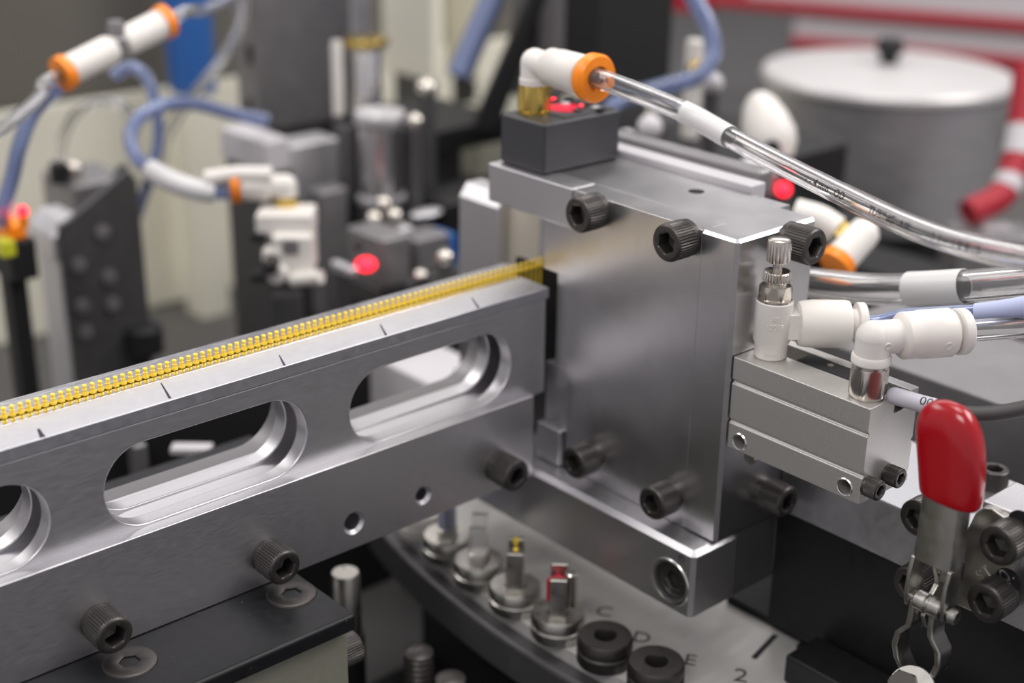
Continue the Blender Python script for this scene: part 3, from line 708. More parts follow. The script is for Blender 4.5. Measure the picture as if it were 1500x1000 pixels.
for k, (x, y) in enumerate(pos):
    n_ = thing('nest', (x, y, zd + .0005), NL[k], 'nest', 'part nests around the index dial')
    m1 = WHITE if k == 0 else (BLKOX if k >= 5 else ZINC)
    O = (x, y, zd + .0005); r = .088
    h = .095 if k >= 5 or k == 0 else .085
    MB().lathe([(r * .95, 0), (r, .008), (r, h * .45), (r * .93, h * .5), (r * .93, h * .55), (r, h * .6), (r, h - .008), (r * .94, h), (r * .42, h), (r * .38, h - .008), (r * .36, h * .35), (.004, h * .34)], O, Z_, 40).build('ring_body', m1, n_)
    if 1 <= k <= 4:
        MB().lathe([(.034, h * .36), (.034, h + .03), (.030, h + .034)], O, Z_, 24).build('core', NICKEL, n_)
        for sx in (-1, 1):
            MB().obox((x + sx * .035, y - sx * .035, zd + h + .075), Vector((.7, -.7, 0)), Vector((.7, .7, 0)), Z_, .010, .028, .075).build('finger', GLASSY if k in (1, 2) else ZINC, n_, bevel=.004)
    if k == 3:
        MB().lathe([(.030, h + .034), (.030, h + .12), (.026, h + .125)], O, Z_, 24).build('holder', GLASSY, n_)
        MB().lathe([(.010, h + .124), (.010, h + .135), (.006, h + .14), (.006, h + .155), (.010, h + .16), (.010, h + .175)], O, Z_, 16).build('pin', GOLD, n_)
    if k == 1:
        MB().box((x - .025, y - .02, zd + h + .034), (x + .025, y + .02, zd + h + .17)).build('clear_block', LAVENDER, n_, bevel=.005)
    if k == 4:
        MB().box((x - .028, y - .032, zd + h + .034), (x + .028, y + .006, zd + h + .12)).build('workpiece', REDPART, n_, bevel=.008)
        MB().lathe([(.022, h + .034), (.022, h + .15), (.018, h + .155)], (x + .02, y + .035, zd), Z_, 20).build('post', NICKEL, n_)
# posts in the dark below the rim
for k, (px, py, d_, h_, m, lab) in enumerate(((548, 820, 4.9, .24, ZINC, 'bright round post in the shadow under the feed rail'), (655, 930, 4.75, .17, BLKOX, 'dim threaded stud below the dial rim, farther one'), (702, 968, 4.65, .17, BLKOX, 'dim threaded stud below the dial rim, nearer one'))):
    p = at(px, py, d_); q = Vector((p.x - .12, p.y, p.z))
    st = thing('stud', (q.x, q.y, -2.2), lab, 'stud')
    if k == 0: MB().lathe([(.05, -h_), (.05, -.01), (.044, 0)], q, Z_, 28).build('post', m, st)
    else:
        pr_ = []
        for i in range(8): pr_ += [(.042, -h_ + i * h_ / 8), (.050, -h_ + (i + .5) * h_ / 8)]
        MB().lathe(pr_ + [(.03, 0)], q, Z_, 24).build('thread', m, st)
    MB().lathe([(.06, -2.1695 - q.z), (.06, -h_)], q, Z_, 24).build('base', BLKD, st)
# black blocks around the dial at the right
k1 = on(1150, 958, 'X', -0.10); 
kb = thing('black_block', (0.1, 0.55, -2.2), 'black block lying on the dial in the shadow below the cross beam', 'block')
a = on(1150, 958, 'Z', -1.30)
MB().box((a.x, a.y, -1.3995), (a.x + .16, a.y + .9, -1.30)).build('body', BLK, kb, bevel=.01)
a2 = on(1183, 937, 'Z', -1.385)
kc = thing('cover_plate', (0.7, 0.3, -1.4), 'black cover plate lying over the right part of the dial', 'plate')
MB().box((a.x + .165, a2.y + .001, -1.3995), (.93, 1.3, -1.375)).build('plate', BLKD, kc)
MB().box((.33, -0.2, -1.3995), (.93, a2.y, -1.37)).build('step', BLKD, kc)
dg_ = MB().box((0.96, -0.45, -2.2), (1.5, 2.6, -0.66)).build('dark_cabinet', MGREY, bevel=.01)
tag(dg_, 'dark grey machine cabinet behind the cross beam on the right', 'cabinet')

# ------------------------------------------------------------------ blurred machine parts behind
def bxp(px, py, d, dx, dy, dz, mb=None, off=(0, 0, 0)):
    """box whose nearest top corner shows at (px, py), d units away"""
    c_ = at(px, py, d) + Vector(off)
    return (mb or MB()).box((c_.x, c_.y - dy, c_.z - dz), (c_.x + dx, c_.y, c_.z))
ZT = -2.2
def to_table(px, py, d): return at(px, py, d).z - ZT

# beige guard wall along the left back
gw = thing('machine_enclosure', (4, -5.9, ZT), 'beige painted machine side panel standing behind everything on the left', 'panel')
MB().box((-2.5, -6.0, ZT), (6.0, -5.85, -0.75)).build('lower_panel', BEIGE, gw, bevel=.02)
MB().box((-2.5, -5.99, -0.7495), (6.0, -5.86, 0.0)).build('upper_panel', OLIVEG, gw, bevel=.02)
for (px, wd, d_, y1, lab) in ((283, .22, 9.0, 135, 'bright blue upright post, wider one behind the clear tubes'), (168, .16, 9.4, 34, 'dim blue upright post above the white inline fitting')):
    p = at(px, y1, d_); q = thing('blue_post', (p.x, p.y, ZT), lab, 'post')
    MB().box((p.x - wd / 2, p.y - wd / 2, p.z), (p.x + wd / 2, p.y + wd / 2, 1.2)).build('post', BLUEP, q, bevel=.02)
    MB().box((p.x - .1, p.y - .1, ZT), (p.x + .1, p.y + .1, p.z - .0005)).build('stand', BEIGE, q)

# left sensor bracket
c_ = at(86, 332, 6.4)
lt = thing('sensor_bracket', (c_.x, c_.y, ZT), 'dark bolted bracket with a slanted top and bright front edge, far left', 'bracket')
h_ = c_.z - ZT
pr_ = [(c_.x, ZT), (c_.x, c_.z), (c_.x + .05, c_.z + .02), (c_.x + .36, c_.z + .20), (c_.x + .40, c_.z + .14), (c_.x + .40, ZT)]
MB().prism(pr_, (0, c_.y - .03, 0), X_, Z_, Y_, .03).build('side_plate', DGREY, lt, bevel=.008)
MB().box((c_.x - .001, c_.y - .27, ZT), (c_.x + .06, c_.y - .0305, c_.z - .17)).build('front_edge', LGREY, lt, bevel=.02)
MB().prism([(c_.x - .02, c_.z - .1695), (c_.x - .02, c_.z - .06), (c_.x + .05, c_.z + .01), (c_.x + .14, c_.z + .01), (c_.x + .14, c_.z - .1695)], (0, c_.y - .30, 0), X_, Z_, Y_, .269).build('bright_cap', LGREY, lt, bevel=.01)
for (px, py) in ((115, 388), (160, 405), (120, 448), (165, 445), (126, 486), (150, 340)):
    s = on(px, py, 'Y', c_.y); MB().lathe([(.035, 0), (.035, .012), (.02, .014)], s, Y_, 20).build('bolt_head', MGREY, lt)
MB().lathe([(.09, 0), (.09, .12), (.07, .14)], (c_.x + .35, c_.y + .02, at(180, 560, 6.4).z - .05), Z_, 24).build('rubber_foot', BLKD, lt)
c_ = at(106, 272, 6.9)
gb = thing('sensor_housing', (c_.x, c_.y, ZT), 'grey box with a black knob on top behind the far left bracket', 'box')
MB().box((c_.x, c_.y - .36, ZT), (c_.x + .3, c_.y, c_.z)).build('body', MGREY, gb, bevel=.02)
MB().prism([(c_.x + .02, c_.z - .35), (c_.x + .24, c_.z + .06), (c_.x + .28, c_.z + .06), (c_.x + .28, c_.z - .35)], (0, c_.y + .0005, 0), X_, Z_, Y_, .03).build('gusset', DGREY, gb)
k_ = at(88, 268, 6.95); MB().lathe([(.045, -.02), (.045, .07), (.035, .08)], (k_.x, k_.y, c_.z + .02), Z_, 24).build('knob', BLKD, gb)
k_ = at(113, 262, 7.0); MB().ell((k_.x, k_.y - .02, c_.z + .04), .04, .04, .05).build('nut', NICKEL, gb)
c_ = at(26, 352, 6.0)
rs = thing('twin_lamp_sensor', (c_.x, c_.y, ZT), 'small sensor with two glowing red lamps at the far left edge', 'sensor')
MB().box((c_.x, c_.y - .40, c_.z - .22), (c_.x + .12, c_.y - .10, c_.z - .04)).build('body', BLKD, rs, bevel=.01)
for (px, py) in ((7, 311), (33, 309)):
    p = at(px, py, 5.86); MB().ell(p, .022, .022, .022, seg=16, rg=8).build('lamp', LED, rs)
    MB().lathe([(.018, -.07), (.018, -.016)], p, Z_, 12).build('lamp_stem', ORANGE, rs)
MB().box((c_.x - .005, c_.y - .39, c_.z - .038), (c_.x + .09, c_.y - .11, c_.z + .03)).build('orange_band', ORANGE, rs, bevel=.01)
p = at(6, 362, 5.85); MB().box((p.x - .02, p.y - .06, p.z - .04), (p.x + .04, p.y + .03, p.z + .03)).build('yellow_lens', YEL, rs, bevel=.01)
MB().box((c_.x + .02, c_.y - .30, ZT), (c_.x + .10, c_.y - .2, c_.z - .2205)).build('stand', BLKD, rs)

# inline fitting upper left
a = at(94, 107, 5.6); b = at(246, 30, 5.9); d_ = (b - a).normalized(); L = (b - a).length
yf_ = thing('inline_fitting', (a + b) / 2, 'white inline fitting with two orange rings hanging in tubes at upper left', 'fitting')
for s0, s1, o_ in ((0.03, .46, a), (.54, .97, a)):
    MB().lathe([(.05, s0 * L), (.060, s0 * L + .01), (.060, s1 * L - .02), (.05, s1 * L)], a, d_, 32).build('body', WHITE, yf_)
for s0 in (0.0, L * .965):
    MB().lathe([(.045, s0 - .02), (.070, s0 - .018), (.070, s0 + .016), (.045, s0 + .02)], a, d_, 32).build('release_ring', ORANGE, yf_, label='orange release ring')
m0 = a + d_ * L * .5
MB().lathe([(.045, -.06), (.045, .0), (.036, .01), (.036, .05), (.030, .07)], m0 + Z_ * .03, Z_, 24).build('centre_knob', MGREY, yf_)
MB().lathe([(.042, L * .455), (.042, L * .545)], a, d_, 24).build('neck', DGREY, yf_)
bends = [
 ('clear_tube', [b, b + d_ * .1, at(300, 14, 6.1), at(345, -4, 6.3), at(420, -40, 6.5)], .026, .016, CLEAR, 'thin clear tube rising from the white inline fitting to the top edge'),
 ('clear_tube', [a, a - d_ * .1, at(60, 140, 5.5), at(20, 175, 5.4), at(-40, 215, 5.3)], .027, .017, CLEAR, 'thin clear tube going left from the white inline fitting'),
 ('blue_tube', [at(100, 112, 5.75), at(75, 135, 5.7), at(48, 165, 5.7), at(28, 215, 5.7), at(16, 265, 5.75), at(-5, 330, 5.8)], .032, .02, BLUET, 'blue tube curving down at the far left edge'),
 ('blue_tube', [at(165, 112, 6.5), at(190, 98, 6.5), at(214, 112, 6.5), at(227, 150, 6.52), at(232, 200, 6.6), at(222, 250, 6.7), at(206, 300, 7.2), at(182, 370, 7.8), at(166, 430, 8.3)], .028, .018, BLUET, 'blue tube arching below the white inline fitting and down'),
 ('blue_tube', [at(390, 176, 6.9), at(335, 165, 6.75), at(290, 153, 6.6), at(245, 153, 6.4), at(207, 170, 6.3), at(191, 200, 6.2), at(203, 234, 6.15), at(240, 260, 6.1), at(290, 278, 6.1), at(348, 283, 6.15)], .032, .02, BLUET, 'blue tube looping into the orange-ringed elbow on the cream valve'),
 ('clear_tube', [at(352, -20, 7.2), at(352, 30, 7.2), at(330, 80, 7.2), at(295, 125, 7.2), at(262, 168, 7.25), at(242, 205, 7.3), at(238, 250, 7.4)], .028, .018, CLEAR, 'thin clear tube falling diagonally past the blue post'),
 ('clear_tube', [at(88, 230, 6.9), at(93, 200, 6.8), at(112, 165, 6.7), at(145, 150, 6.7), at(180, 155, 6.7), at(200, 185, 6.8)], .024, .015, CLEAR, 'small clear tube arch above the far left bracket'),
]
bends_obj = []
for n_, pts, r, ri, m, lab in bends: bends_obj.append(pipe(n_, spline(pts, 10), r, ri, m, lab, 'tube', seg=14))

# station with the cream valve, elbow and dark plate
c_ = at(386, 207, 6.9)
st = thing('station_plate', (c_.x, c_.y, ZT), 'dark grey station plate with bright top edge behind the cream valve', 'plate')
MB().box((c_.x, c_.y - .37, ZT), (c_.x + .12, c_.y, c_.z - .16)).build('plate', DGREY, st, bevel=.01)
MB().box((c_.x - .01, c_.y - .39, c_.z - .1595), (c_.x + .14, c_.y + .02, c_.z)).build('head', PALE, st, bevel=.012)
MB().box((c_.x + .1405, c_.y - .17, c_.z - .6), (c_.x + .43, c_.y + .01, c_.z - .045)).build('side_block', LGREY, st, bevel=.015)
ee = at(347, 281, 6.15); eb = at(418, 272, 6.15); d_ = (eb - ee); d_.z = 0; L = d_.length; d_.normalize()
cv = at(418, 312, 6.15)
vb = thing('valve_body', (cv.x, cv.y, ZT), 'cream valve block on the station below an orange-ringed elbow', 'valve')
w_ = at(405, 312, 6.15)
U = Vector((.749, .663, 0)); V = Vector((-.663, .749, 0))
def pl(px, py, d=6.15): return at(px, py, d)
MB().obox(pl(420, 322), U, V, Z_, .12, .09, .05).build('top_block', WHITE, vb, bevel=.015)
MB().obox(pl(432, 366), U, V, Z_, .085, .09, .090).build('middle_block', WHITE, vb, bevel=.015)
MB().obox(pl(404, 372), U, V, Z_, .045, .09, .05).build('side_lug', WHITE, vb, bevel=.015)
MB().lathe([(.045, 0), (.045, .09), (.03, .1)], pl(415, 392), V * .9 - U * .2, 24).build('lower_port', WHITE, vb)
MB().lathe([(.035, 0), (.035, .10), (.02, .11)], pl(403, 374) + V * .05, V, 24).build('dark_screw', BLKOX, vb)
MB().lathe([(.03, -.06), (.03, .08)], pl(450, 398) + V * .085, U * .8 + V * .3 + Z_ * .2, 20).build('outlet', WHITE, vb)
for py in (338, 396): MB().obox(pl(384, py) + V * .06, U, V, Z_, .030, .05, .016).build('dark_notch', BLKD, vb)
MB().obox(pl(431, 350) + V * .03, U, V, Z_, .036, .085, .036).build('grey_window', MGREY, vb, bevel=.01)
q = pl(420, 430); MB().obox((q.x, q.y, (ZT + q.z) / 2), U, V, Z_, .06, .05, (q.z - ZT) / 2).build('stand', DGREY, vb)
ef2 = thing('elbow_fitting', eb, 'white elbow fitting with orange ring and brass base on the cream valve', 'fitting')
MB().lathe([(.045, -.10), (.05, -.095), (.05, -.045), (.045, -.04)], eb, Z_, 24).build('hex_base', BRASS, ef2, label='brass base')
mb = MB().lathe([(.05, -.04), (.05, 0)], eb, Z_, 28); mb.ell(eb, .05, .05, .05)
mb.lathe([(.05, 0), (.05, .06), (.064, .075), (.064, L - .03), (.05, L - .02)], eb, -d_, 32); mb.build('elbow_body', WHITE, ef2)
MB().lathe([(.05, L - .02), (.075, L - .018), (.075, L + .014), (.05, L + .02)], eb, -d_, 32).build('release_ring', ORANGE, ef2, label='orange release ring')
bl2 = bends_obj[4]; pth = spline(bends[4][1], 10)
sl = MB().tube(pth[-26:-6], .046, 18).build('label_sleeve', SLEEVE, bl2, label='milky white label sleeve')
MB().tube([at(302, 262, 6.1), at(345, 255, 6.1), at(398, 256, 6.1)], .036, 14).build('cable_tie_flag', WHITE, bl2, label='white label flag')

# column, rods and clamp base
c_ = at(380, 196, 7.6)
co = thing('column_plate', (c_.x, c_.y, ZT), 'tall grey column plate rising past the picture top, left of the chrome rod', 'plate')
MB().box((c_.x, c_.y - .20, c_.z), (c_.x + .60, c_.y, c_.z + 2.2)).build('plate', MGREY, co, bevel=.015)
MB().box((c_.x + .6005, c_.y - .15, c_.z), (c_.x + .72, c_.y + .03, c_.z + 2.2)).build('bright_edge', LGREY, co, bevel=.01)
MB().box((c_.x + .05, c_.y - .18, ZT), (c_.x + .5, c_.y - .02, c_.z - .0005)).build('base', DGREY, co)
for py in (80, 158):
    s = on(366, py, 'X', c_.x); MB().obox(s - X_ * .004, Y_, Z_, X_, .022, .05, .006).build('slot', BLKD, co, bevel=.004)
def rod(name, px, y0, y1, d, r, m, lab, parts=()):
    t_, b_ = at(px, y0, d), at(px, y1, d)
    q = thing(name, (t_.x, t_.y, ZT), lab, 'rod')
    zb_ = b_.z
    MB().lathe([(r, zb_ - t_.z), (r, -.02), (r * .85, 0)], t_, Z_, 32).build('shaft', m, q)
    for (a0, a1, rr, mm, nm) in parts: MB().lathe([(rr * .96, a0), (rr, a0 + .01), (rr, a1 - .01), (rr * .96, a1)], t_, Z_, 32).build(nm, mm, q)
    MB().lathe([(r * 1.1, ZT - t_.z), (r * 1.1, zb_ - t_.z - .0005)], t_, Z_, 24).build('base', DGREY, q)
    return q
rod('guide_rod', 536, 66, 182, 7.2, .078, ALUB, 'bright chrome guide rod with a dark gold cap', ((.0, .035, .115, BRASS, 'cap'),))
rod('slim_rod', 493, 60, 178, 7.1, .028, WHITE, 'slim pale rod left of the chrome guide rod')
rod('lower_tube', 556, 178, 300, 6.95, .105, ALUV, 'grey steel tube with bright collar below the chrome guide rod', ((.0, .05, .125, LGREY, 'collar'), (-.40, -.36, .12, LGREY, 'lower_collar')))
rod('thin_tube', 508, 184, 320, 7.05, .05, DGREY, 'dark thin tube beside the grey steel tube')
def blk(name, px, py, d, dx, dy, dz, m, lab, cat='block', bev=.015, extra=None, rest=None):
    c_ = at(px, py, d); q = thing(name, (c_.x + dx / 2, c_.y - dy / 2, ZT), lab, cat)
    if rest is not None: dz = c_.z - rest
    MB().box((c_.x, c_.y - dy, c_.z - dz), (c_.x + dx, c_.y, c_.z)).build('body', m, q, bevel=bev)
    if rest is None and c_.z - dz > ZT + .02: MB().box((c_.x + dx * .25, c_.y - dy * .75, ZT), (c_.x + dx * .75, c_.y - dy * .25, c_.z - dz - .0005)).build('stand', DGREY, q)
    if extra: extra(q, c_)
    return q
DECK = at(556, 425, 6.5).z + .0005
def fin(q, c_):
    for i in range(3):
        p = at((548, 562, 578)[i], (322, 300, 318)[i], 6.75); MB().ell(p, .04, .04, .045).build('nut', NICKEL, q)
blk('clamp_block', 582, 336, 6.74, .10, .10, .09, LGREY, 'bright clamp block under the steel tube', extra=fin, rest=DECK)
def ledx(q, c_):
    p = at(536, 387, 6.25); MB().ell(p, .045, .045, .030, U, V, Z_, seg=20, rg=10).build('lamp', LED, q)
    p = at(525, 360, 6.3); MB().ell(p, .02, .02, .02, seg=12, rg=6).build('hole', BLKD, q)
blk('lamp_sensor', 560, 352, 6.4, .16, .28, .12, MGREY, 'grey sensor with a glowing red lamp behind the feed rail', 'sensor', extra=ledx, rest=DECK)
def blue_edge(q, c_): MB().box((c_.x + .2005, c_.y - .16, c_.z - .17), (c_.x + .24, c_.y, c_.z - .02)).build('blue_edge', BLUEP, q)
blk('grey_housing', 610, 352, 6.6, .20, .16, .175, MGREY, 'grey housing with a blue edge right of the red lamp sensor', 'box', extra=blue_edge, rest=DECK)
blk('lower_deck', 556, 425, 6.5, .6, .34, .12, DGREY, 'dark machined deck below the red lamp sensor', 'deck')
blk('bright_bar', 512, 394, 6.35, .05, .16, .05, LGREY, 'short bright bar left of the red lamp sensor', 'bar')
blk('bracket_block', 470, 282, 6.9, .16, .12, .65, MGREY, 'mid grey bracket between the cream valve and the steel tube', 'bracket')
blk('dark_motor', 650, 300, 7.0, .35, .30, .55, BLK, 'black motor body behind the upright guard plate', 'motor', extra=lambda q, c_: [MB().ell(at(625, 312, 6.9), .09, .05, .02).build('label_plate', LGREY, q)])
blk('olive_tray', 700, 190, 8.5, .8, .6, .3, OLIVE, 'olive tray between the machine parts left of the black box', 'tray')
for i, (px, py, d, r) in enumerate(((652, 378, 6.1, .04), (616, 405, 6.45, .037), (625, 130, 7.1, .055), (608, 178, 6.85, .042))):
    p = at(px, py, d); q = thing('cap_nut', (p.x, p.y, ZT), ('shiny cap nut left of the upright guard plate', 'shiny cap nut just above the back edge of the rail', 'pinkish steel nut right of the chrome guide rod', 'small steel nut under the pinkish one')[i], 'nut')
    MB().ell(p, r, r, r).build('dome', NICKEL, q); MB().lathe([(r * .8, (at(650, 300, 7.0).z + .0005 if i == 2 else ZT) - p.z), (r * .8, -r * .6)], p, Z_, 16).build('stud', DGREY, q)
# parts seen through the rail's slots
blk('white_block', 640, 568, 5.7, .30, .46, .30, PALE, 'pale block seen through the slot nearest the press block', extra=lambda q, c_: [MB().box((c_.x - .2, c_.y - .75, c_.z - .4), (c_.x - .001, c_.y - .47, c_.z - .02)).build('side_block', MGREY, q, bevel=.02)])
p = at(281, 657, 5.35); q = thing('pale_strip', (p.x, p.y, ZT), 'small pink-white strip seen through the middle slot', 'strip')
MB().obox(p, U, V, Z_, .075, .03, .012).build('strip', PALE, q, bevel=.004); MB().obox((p.x, p.y, (p.z - .0125 + ZT) / 2), U, V, Z_, .05, .02, (p.z - .0125 - ZT) / 2).build('stand', BLKD, q)
blk('grey_post', 196, 655, 5.3, .06, .12, .5, MGREY, 'grey post in the left end of the middle slot', 'post')
dk = thing('shade_backdrop', (0, -2.1, ZT), 'added black shade skirt behind and below the feed rail', 'backdrop')  # added black sheets supply the darkness behind the rail and through its slots
MB().box((-.2, -2.2, ZT), (1.1, -2.1, -.93)).build('high_sheet', BLKD, dk, bevel=.01)
MB().box((-2.5, -2.2, ZT), (-.2005, -2.1, -1.02)).build('low_sheet', BLKD, dk, bevel=.01)
dk2 = MB().box((-2.55, -1.5, ZT + .0005), (.94, 5.0, ZT + .03)).build('shade_sheet', BLKD); tag(dk2, 'flat black shade sheet added on the table below the dial rim', 'sheet')  # added sheet, its black stands in for shade on the table

# right of centre
blk('grey_column', 835, 150, 7.6, .40, .24, 2.0, MGREY, 'grey column behind the elbow fitting on the black box', 'column') if False else None
def up(name, px, py, d, dx, dy, m, lab, cat, h=2.2, bev=.02):
    c_ = at(px, py, d); q = thing(name, (c_.x + dx / 2, c_.y - dy / 2, ZT), lab, cat)
    MB().box((c_.x, c_.y - dy, c_.z), (c_.x + dx, c_.y, c_.z + h)).build('body', m, q, bevel=bev)
    MB().box((c_.x + dx * .2, c_.y - dy * .8, ZT), (c_.x + dx * .8, c_.y - dy * .2, c_.z - .0005)).build('foot', DGREY, q)
    return q
up('grey_column', 786, 150, 7.8, .30, .22, MGREY, 'grey column behind the elbow fitting on the black box', 'column')
up('black_column', 872, 150, 7.2, .55, .25, BLKD, 'wide black column in the middle of the back, right of the grey column', 'column')
up('beige_panel', 634, 122, 9.4, .10, .55, BEIGE, 'beige panel with dark gap right of the chrome rod, left half', 'panel')
up('beige_panel', 702, 122, 9.5, .05, .36, BEIGE, 'beige panel right half, beside the blue slanting hose', 'panel')
c_ = at(690, 150, 7.6); q = thing('black_bracket', (c_.x, c_.y, ZT), 'black slanting bracket carrying a blue hose left of the grey column', 'bracket')
MB().prism([(at(x, y, 7.6) - at(690, 150, 7.6)).to_tuple()[0:1] + ((at(x, y, 7.6) - at(690, 150, 7.6)).z,) for x, y in ((705, 200), (745, 200), (745, -40), (722, -40))], c_, Vector((1, .885, 0)), Z_, Vector((.663, -.749, 0)), .25).build('arm', BLKD, q, bevel=.02)
MB().box((c_.x - .34, c_.y - .7, c_.z - .25), (c_.x + .3, c_.y, c_.z - .12)).build('shelf', BLKD, q, bevel=.02)
MB().box((c_.x - .2, c_.y - .4, ZT), (c_.x + .1, c_.y - .2, c_.z - .2505)).build('stand', DGREY, q)
pipe('blue_hose', spline([at(672, 112, 7.5), at(690, 70, 7.5), at(708, 30, 7.5), at(734, -30, 7.5)], 8), .065, 0, DULLB, 'dull blue hose slanting up beside the black bracket', 'hose')
pipe('blue_tube', spline([at(990, -40, 6.4), at(1018, 0, 6.4), at(1040, 45, 6.4), at(1042, 85, 6.4), at(1020, 112, 6.4), at(970, 128, 6.4), at(915, 145, 6.4), at(885, 165, 6.3)], 8), .04, .024, BLUET, 'blue tube curving around at top centre right of the black column', 'tube')
blk('cream_fitting', 1022, 60, 6.9, .06, .08, .22, WHITE, 'cream fitting inside the curve of the blue tube at top centre', 'fitting', rest=at(1080, 250, 6.6).z + .0005, extra=lambda q, c_: [MB().ell(c_ + Vector((.02, 0, -.15)), .06, .06, .06).build('brass_nut', BRASS, q)])
# grey tray with white strip behind the press block
a = on(1108, 292, 'Z', .0); b = on(905, 218, 'Z', .0)
tr = thing('linear_guide', (.6, -.6, -.96), 'grey guide bar with a white strip behind the top of the press block', 'bar')
MB().box((.393, -1.0, -.03), (.47, on(1080, 278, 'Z', .022).y, .022)).build('white_strip', PALE, tr, bevel=.006)
MB().box((.4705, -1.0, -.03), (.54, on(1072, 262, 'Z', .05).y, .05)).build('grey_bar', MGREY, tr, bevel=.02)
blk('machine_pedestal', 1080, 250, 6.6, .85, .85, .4, BLK, 'black machine base behind the press block', 'base')
PED = at(1080, 250, 6.6).z + .0005
def rnd(name, px, py, d, r, m, lab, cat='knob', base=ZT):
    p = at(px, py, d); q = thing(name, (p.x, p.y, ZT), lab, cat)
    MB().ell(p, r, r, r).build('head', m, q); MB().lathe([(r * .7, base - p.z), (r * .7, -r * .6)], p, Z_, 16).build('stem', DGREY, q)
rnd('steel_knob', 952, 186, 6.2, .055, PALE, 'bright white knob right of the black box')
rnd('steel_knob', 918, 205, 6.0, .045, PALE, 'pale knob touching the corner of the black box')
rnd('steel_knob', 1044, 122, 6.6, .05, PALE, 'pale knob under the blue tube at top centre', base=PED)
rnd('steel_knob', 1098, 248, 6.0, .05, PALE, 'pale knob left of the red lamp near the printed tube')
p = at(1148, 277, 6.3); q = thing('lamp_sensor', (p.x, p.y, ZT), 'small sensor with a glowing red lamp under the printed air tube', 'sensor')
MB().ell(p, .032, .032, .032).build('lamp', LED, q)
MB().obox(p - U * .08 - V * .10, U, V, Z_, .07, .05, .06).build('body', MGREY, q, bevel=.015); MB().box((p.x + .03, p.y - .1, ZT), (p.x + .1, p.y - .02, p.z - .034)).build('stand', DGREY, q)
# white lever knob
p = at(1123, 188, 6.45); ax = (at(1108, 140, 6.45) - at(1136, 238, 6.45)).normalized(); uu, vv, _ = perp(ax)
q = thing('white_lever', (p.x, p.y, ZT), 'white egg-shaped lever knob with a dark hole left of the drum', 'knob')
MB().lathe([(.02, -.17), (.08, -.15), (.115, -.09), (.122, -.03), (.105, .05), (.075, .12), (.04, .16), (.01, .17)], p, ax, 32).build('knob', WHITE, q)
hv = (CAM - p).normalized(); MB().lathe([(.035, 0), (.035, .02)], p - ax * .09 + hv * .105, hv, 20).build('hole', BLKD, q)
MB().lathe([(.05, ZT - p.z), (.05, -.12)], p, Z_, 20).build('post', BLKD, q)
# white fitting with orange ring under the tube
p = at(1190, 322, 5.3); e_ = at(1262, 345, 5.2); f_ = at(1222, 390, 5.15)
q = thing('elbow_fitting', p, 'blurred white elbow fitting with orange and brass rings behind the press block corner', 'fitting')
MB().lathe([(.04, ZT - at(1165, 312, 5.35).z), (.04, 0)], at(1165, 312, 5.35), Z_, 16).build('riser', DGREY, q)
MB().tube(spline([at(1165, 312, 5.35), at(1200, 322, 5.32), at(1226, 338, 5.3)], 6), .055, 24).build('white_arm', WHITE, q)
MB().lathe([(.05, 0), (.05, .06)], at(1224, 350, 5.3), (at(1246, 332, 5.3) - at(1224, 350, 5.3)), 24).build('brass_ring', BRASS, q)
d_ = (f_ - e_).normalized(); MB().lathe([(.03, -.06), (.056, -.03), (.06, 0), (.06, (f_ - e_).length - .04), (.05, (f_ - e_).length - .035)], e_, d_, 28).build('white_body', WHITE, q)
MB().lathe([(.045, (f_ - e_).length - .04), (.066, (f_ - e_).length - .038), (.066, (f_ - e_).length), (.045, (f_ - e_).length + .005)], e_, d_, 28).build('release_ring', ORANGE, q, label='orange release ring')

# feeder drum with lid
dcn = at(1300, 104, 9.0)
dr = thing('feeder_drum', (dcn.x, dcn.y, ZT), 'big grey feeder drum with a pale round lid and black knob', 'drum')
MB().lathe([(.68, -.88), (.70, -.86), (.735, -.10), (.735, -.055)], dcn, Z_, 72).build('drum', DRUM, dr)
MB().lathe([(.74, -.0545), (.775, -.05), (.775, -.02), (.76, 0), (.30, .045), (.04, .05)], dcn, Z_, 72).build('lid', LID, dr, label='pale satin lid')
MB().lathe([(.06, .05), (.055, .10), (.085, .12), (.085, .18), (.07, .20)], dcn, Z_, 28).build('knob', BLKD, dr, label='black lid knob')
MB().lathe([(.62, ZT - dcn.z), (.62, -.8805)], dcn, Z_, 48).build('base', BLKD, dr)
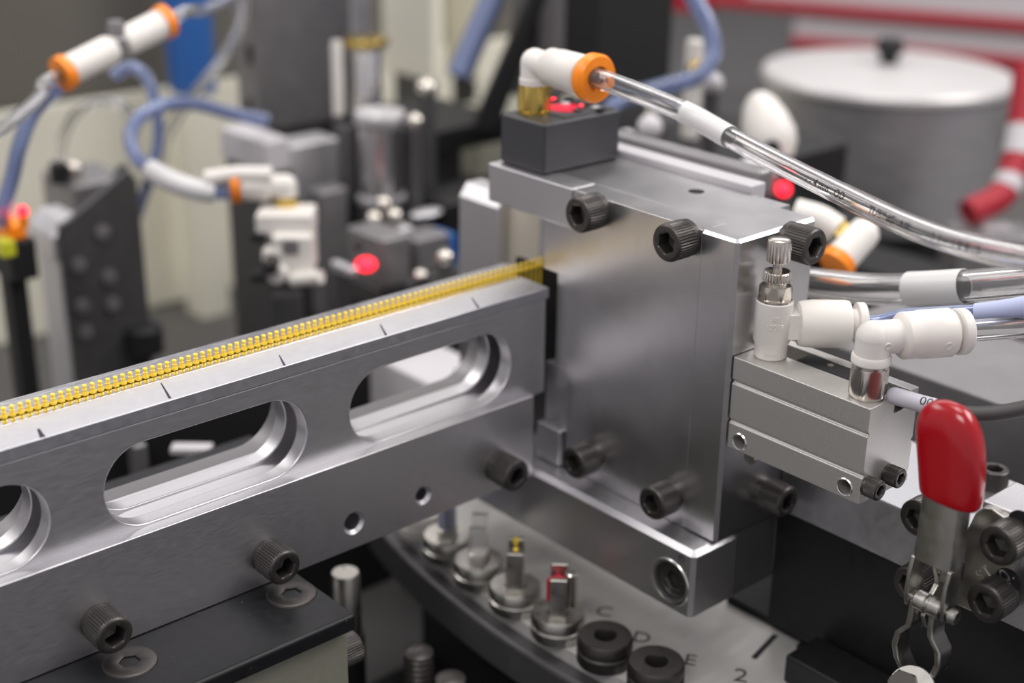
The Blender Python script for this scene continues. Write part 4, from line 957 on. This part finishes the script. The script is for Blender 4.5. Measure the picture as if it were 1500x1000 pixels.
# red frame behind the drum
p0 = at(1165, 60, 14.5); u_ = (at(1500, 66, 13.6) - at(1165, 58, 14.5)); u_.z = 0; u_.normalize(); v_ = Z_.cross(u_)
rf = thing('red_frame', (p0.x, p0.y, ZT), 'red painted machine frame with pale panels across the top right background', 'frame')
def fb(y0, y1, x0, x1, m, nm, t=.12):
    a_ = at(1165, y0, 14.5); b_ = at(1165, y1, 14.5); h = (a_.z - b_.z) / 2
    c_ = p0 + u_ * ((x0 + x1) / 2); c_.z = (a_.z + b_.z) / 2
    MB().obox(c_, u_, v_, Z_, (x1 - x0) / 2, t, h - .0003).build(nm, m, rf, bevel=.015)
fb(-90, -4, -.5, 5, PALE, 'upper_panel'); fb(-4, 12, -.9, 5, REDP, 'red_rail', .2); fb(12, 50, 0, 5, PALE, 'pale_panel'); fb(50, 66, 0, 5, REDP, 'red_rail', .2); fb(66, 150, 0, 5, MGREY, 'grey_panel')
fb(-4, 26, -2.2, -.9005, REDP, 'side_rail')
for x0 in (.2, 4.4):
    zt__ = at(1165, 150, 14.5).z; c_ = p0 + u_ * (x0 + .15); c_.z = (zt__ + ZT) / 2
    MB().obox(c_, u_, v_, Z_, .15, .12, (zt__ - ZT) / 2 - .001).build('red_leg', REDP, rf)
# red and white marked post
pts = [at(1505, 95, 7.9), at(1497, 180, 7.85), at(1486, 240, 7.8), at(1466, 286, 7.75), at(1418, 312, 7.7)]
sp_ = spline(pts, 10)
rp = thing('striped_post', sp_[-1], 'curved red post with white bands right of the feeder drum', 'post')
MB().tube(sp_, .075, 20).build('post', REDP, rp)
for a_, b_ in ((.28, .46), (.60, .72)):
    i0, i1 = int(a_ * (len(sp_) - 1)), int(b_ * (len(sp_) - 1)); MB().tube(sp_[i0:i1 + 1], .079, 20).build('white_band', PALE, rp)
q_ = at(1452, 336, 7.7); gbk = thing('grey_foot_block', (q_.x, q_.y, ZT), 'grey block at the foot of the striped red post', 'block')
MB().obox((q_.x, q_.y, (q_.z + ZT) / 2), U, V, Z_, .22, .15, (q_.z - ZT) / 2).build('body', MGREY, gbk, bevel=.03)
MB().obox(q_ + U * .02 + Z_ * .012, U, V, Z_, .08, .06, .012).build('bolt_plate', LGREY, gbk, bevel=.01)
dbx = blk('drum_pedestal', 1335, 415, 7.3, .4, 1.0, .7, BLKD, 'black machine base below the feeder drum', 'base')
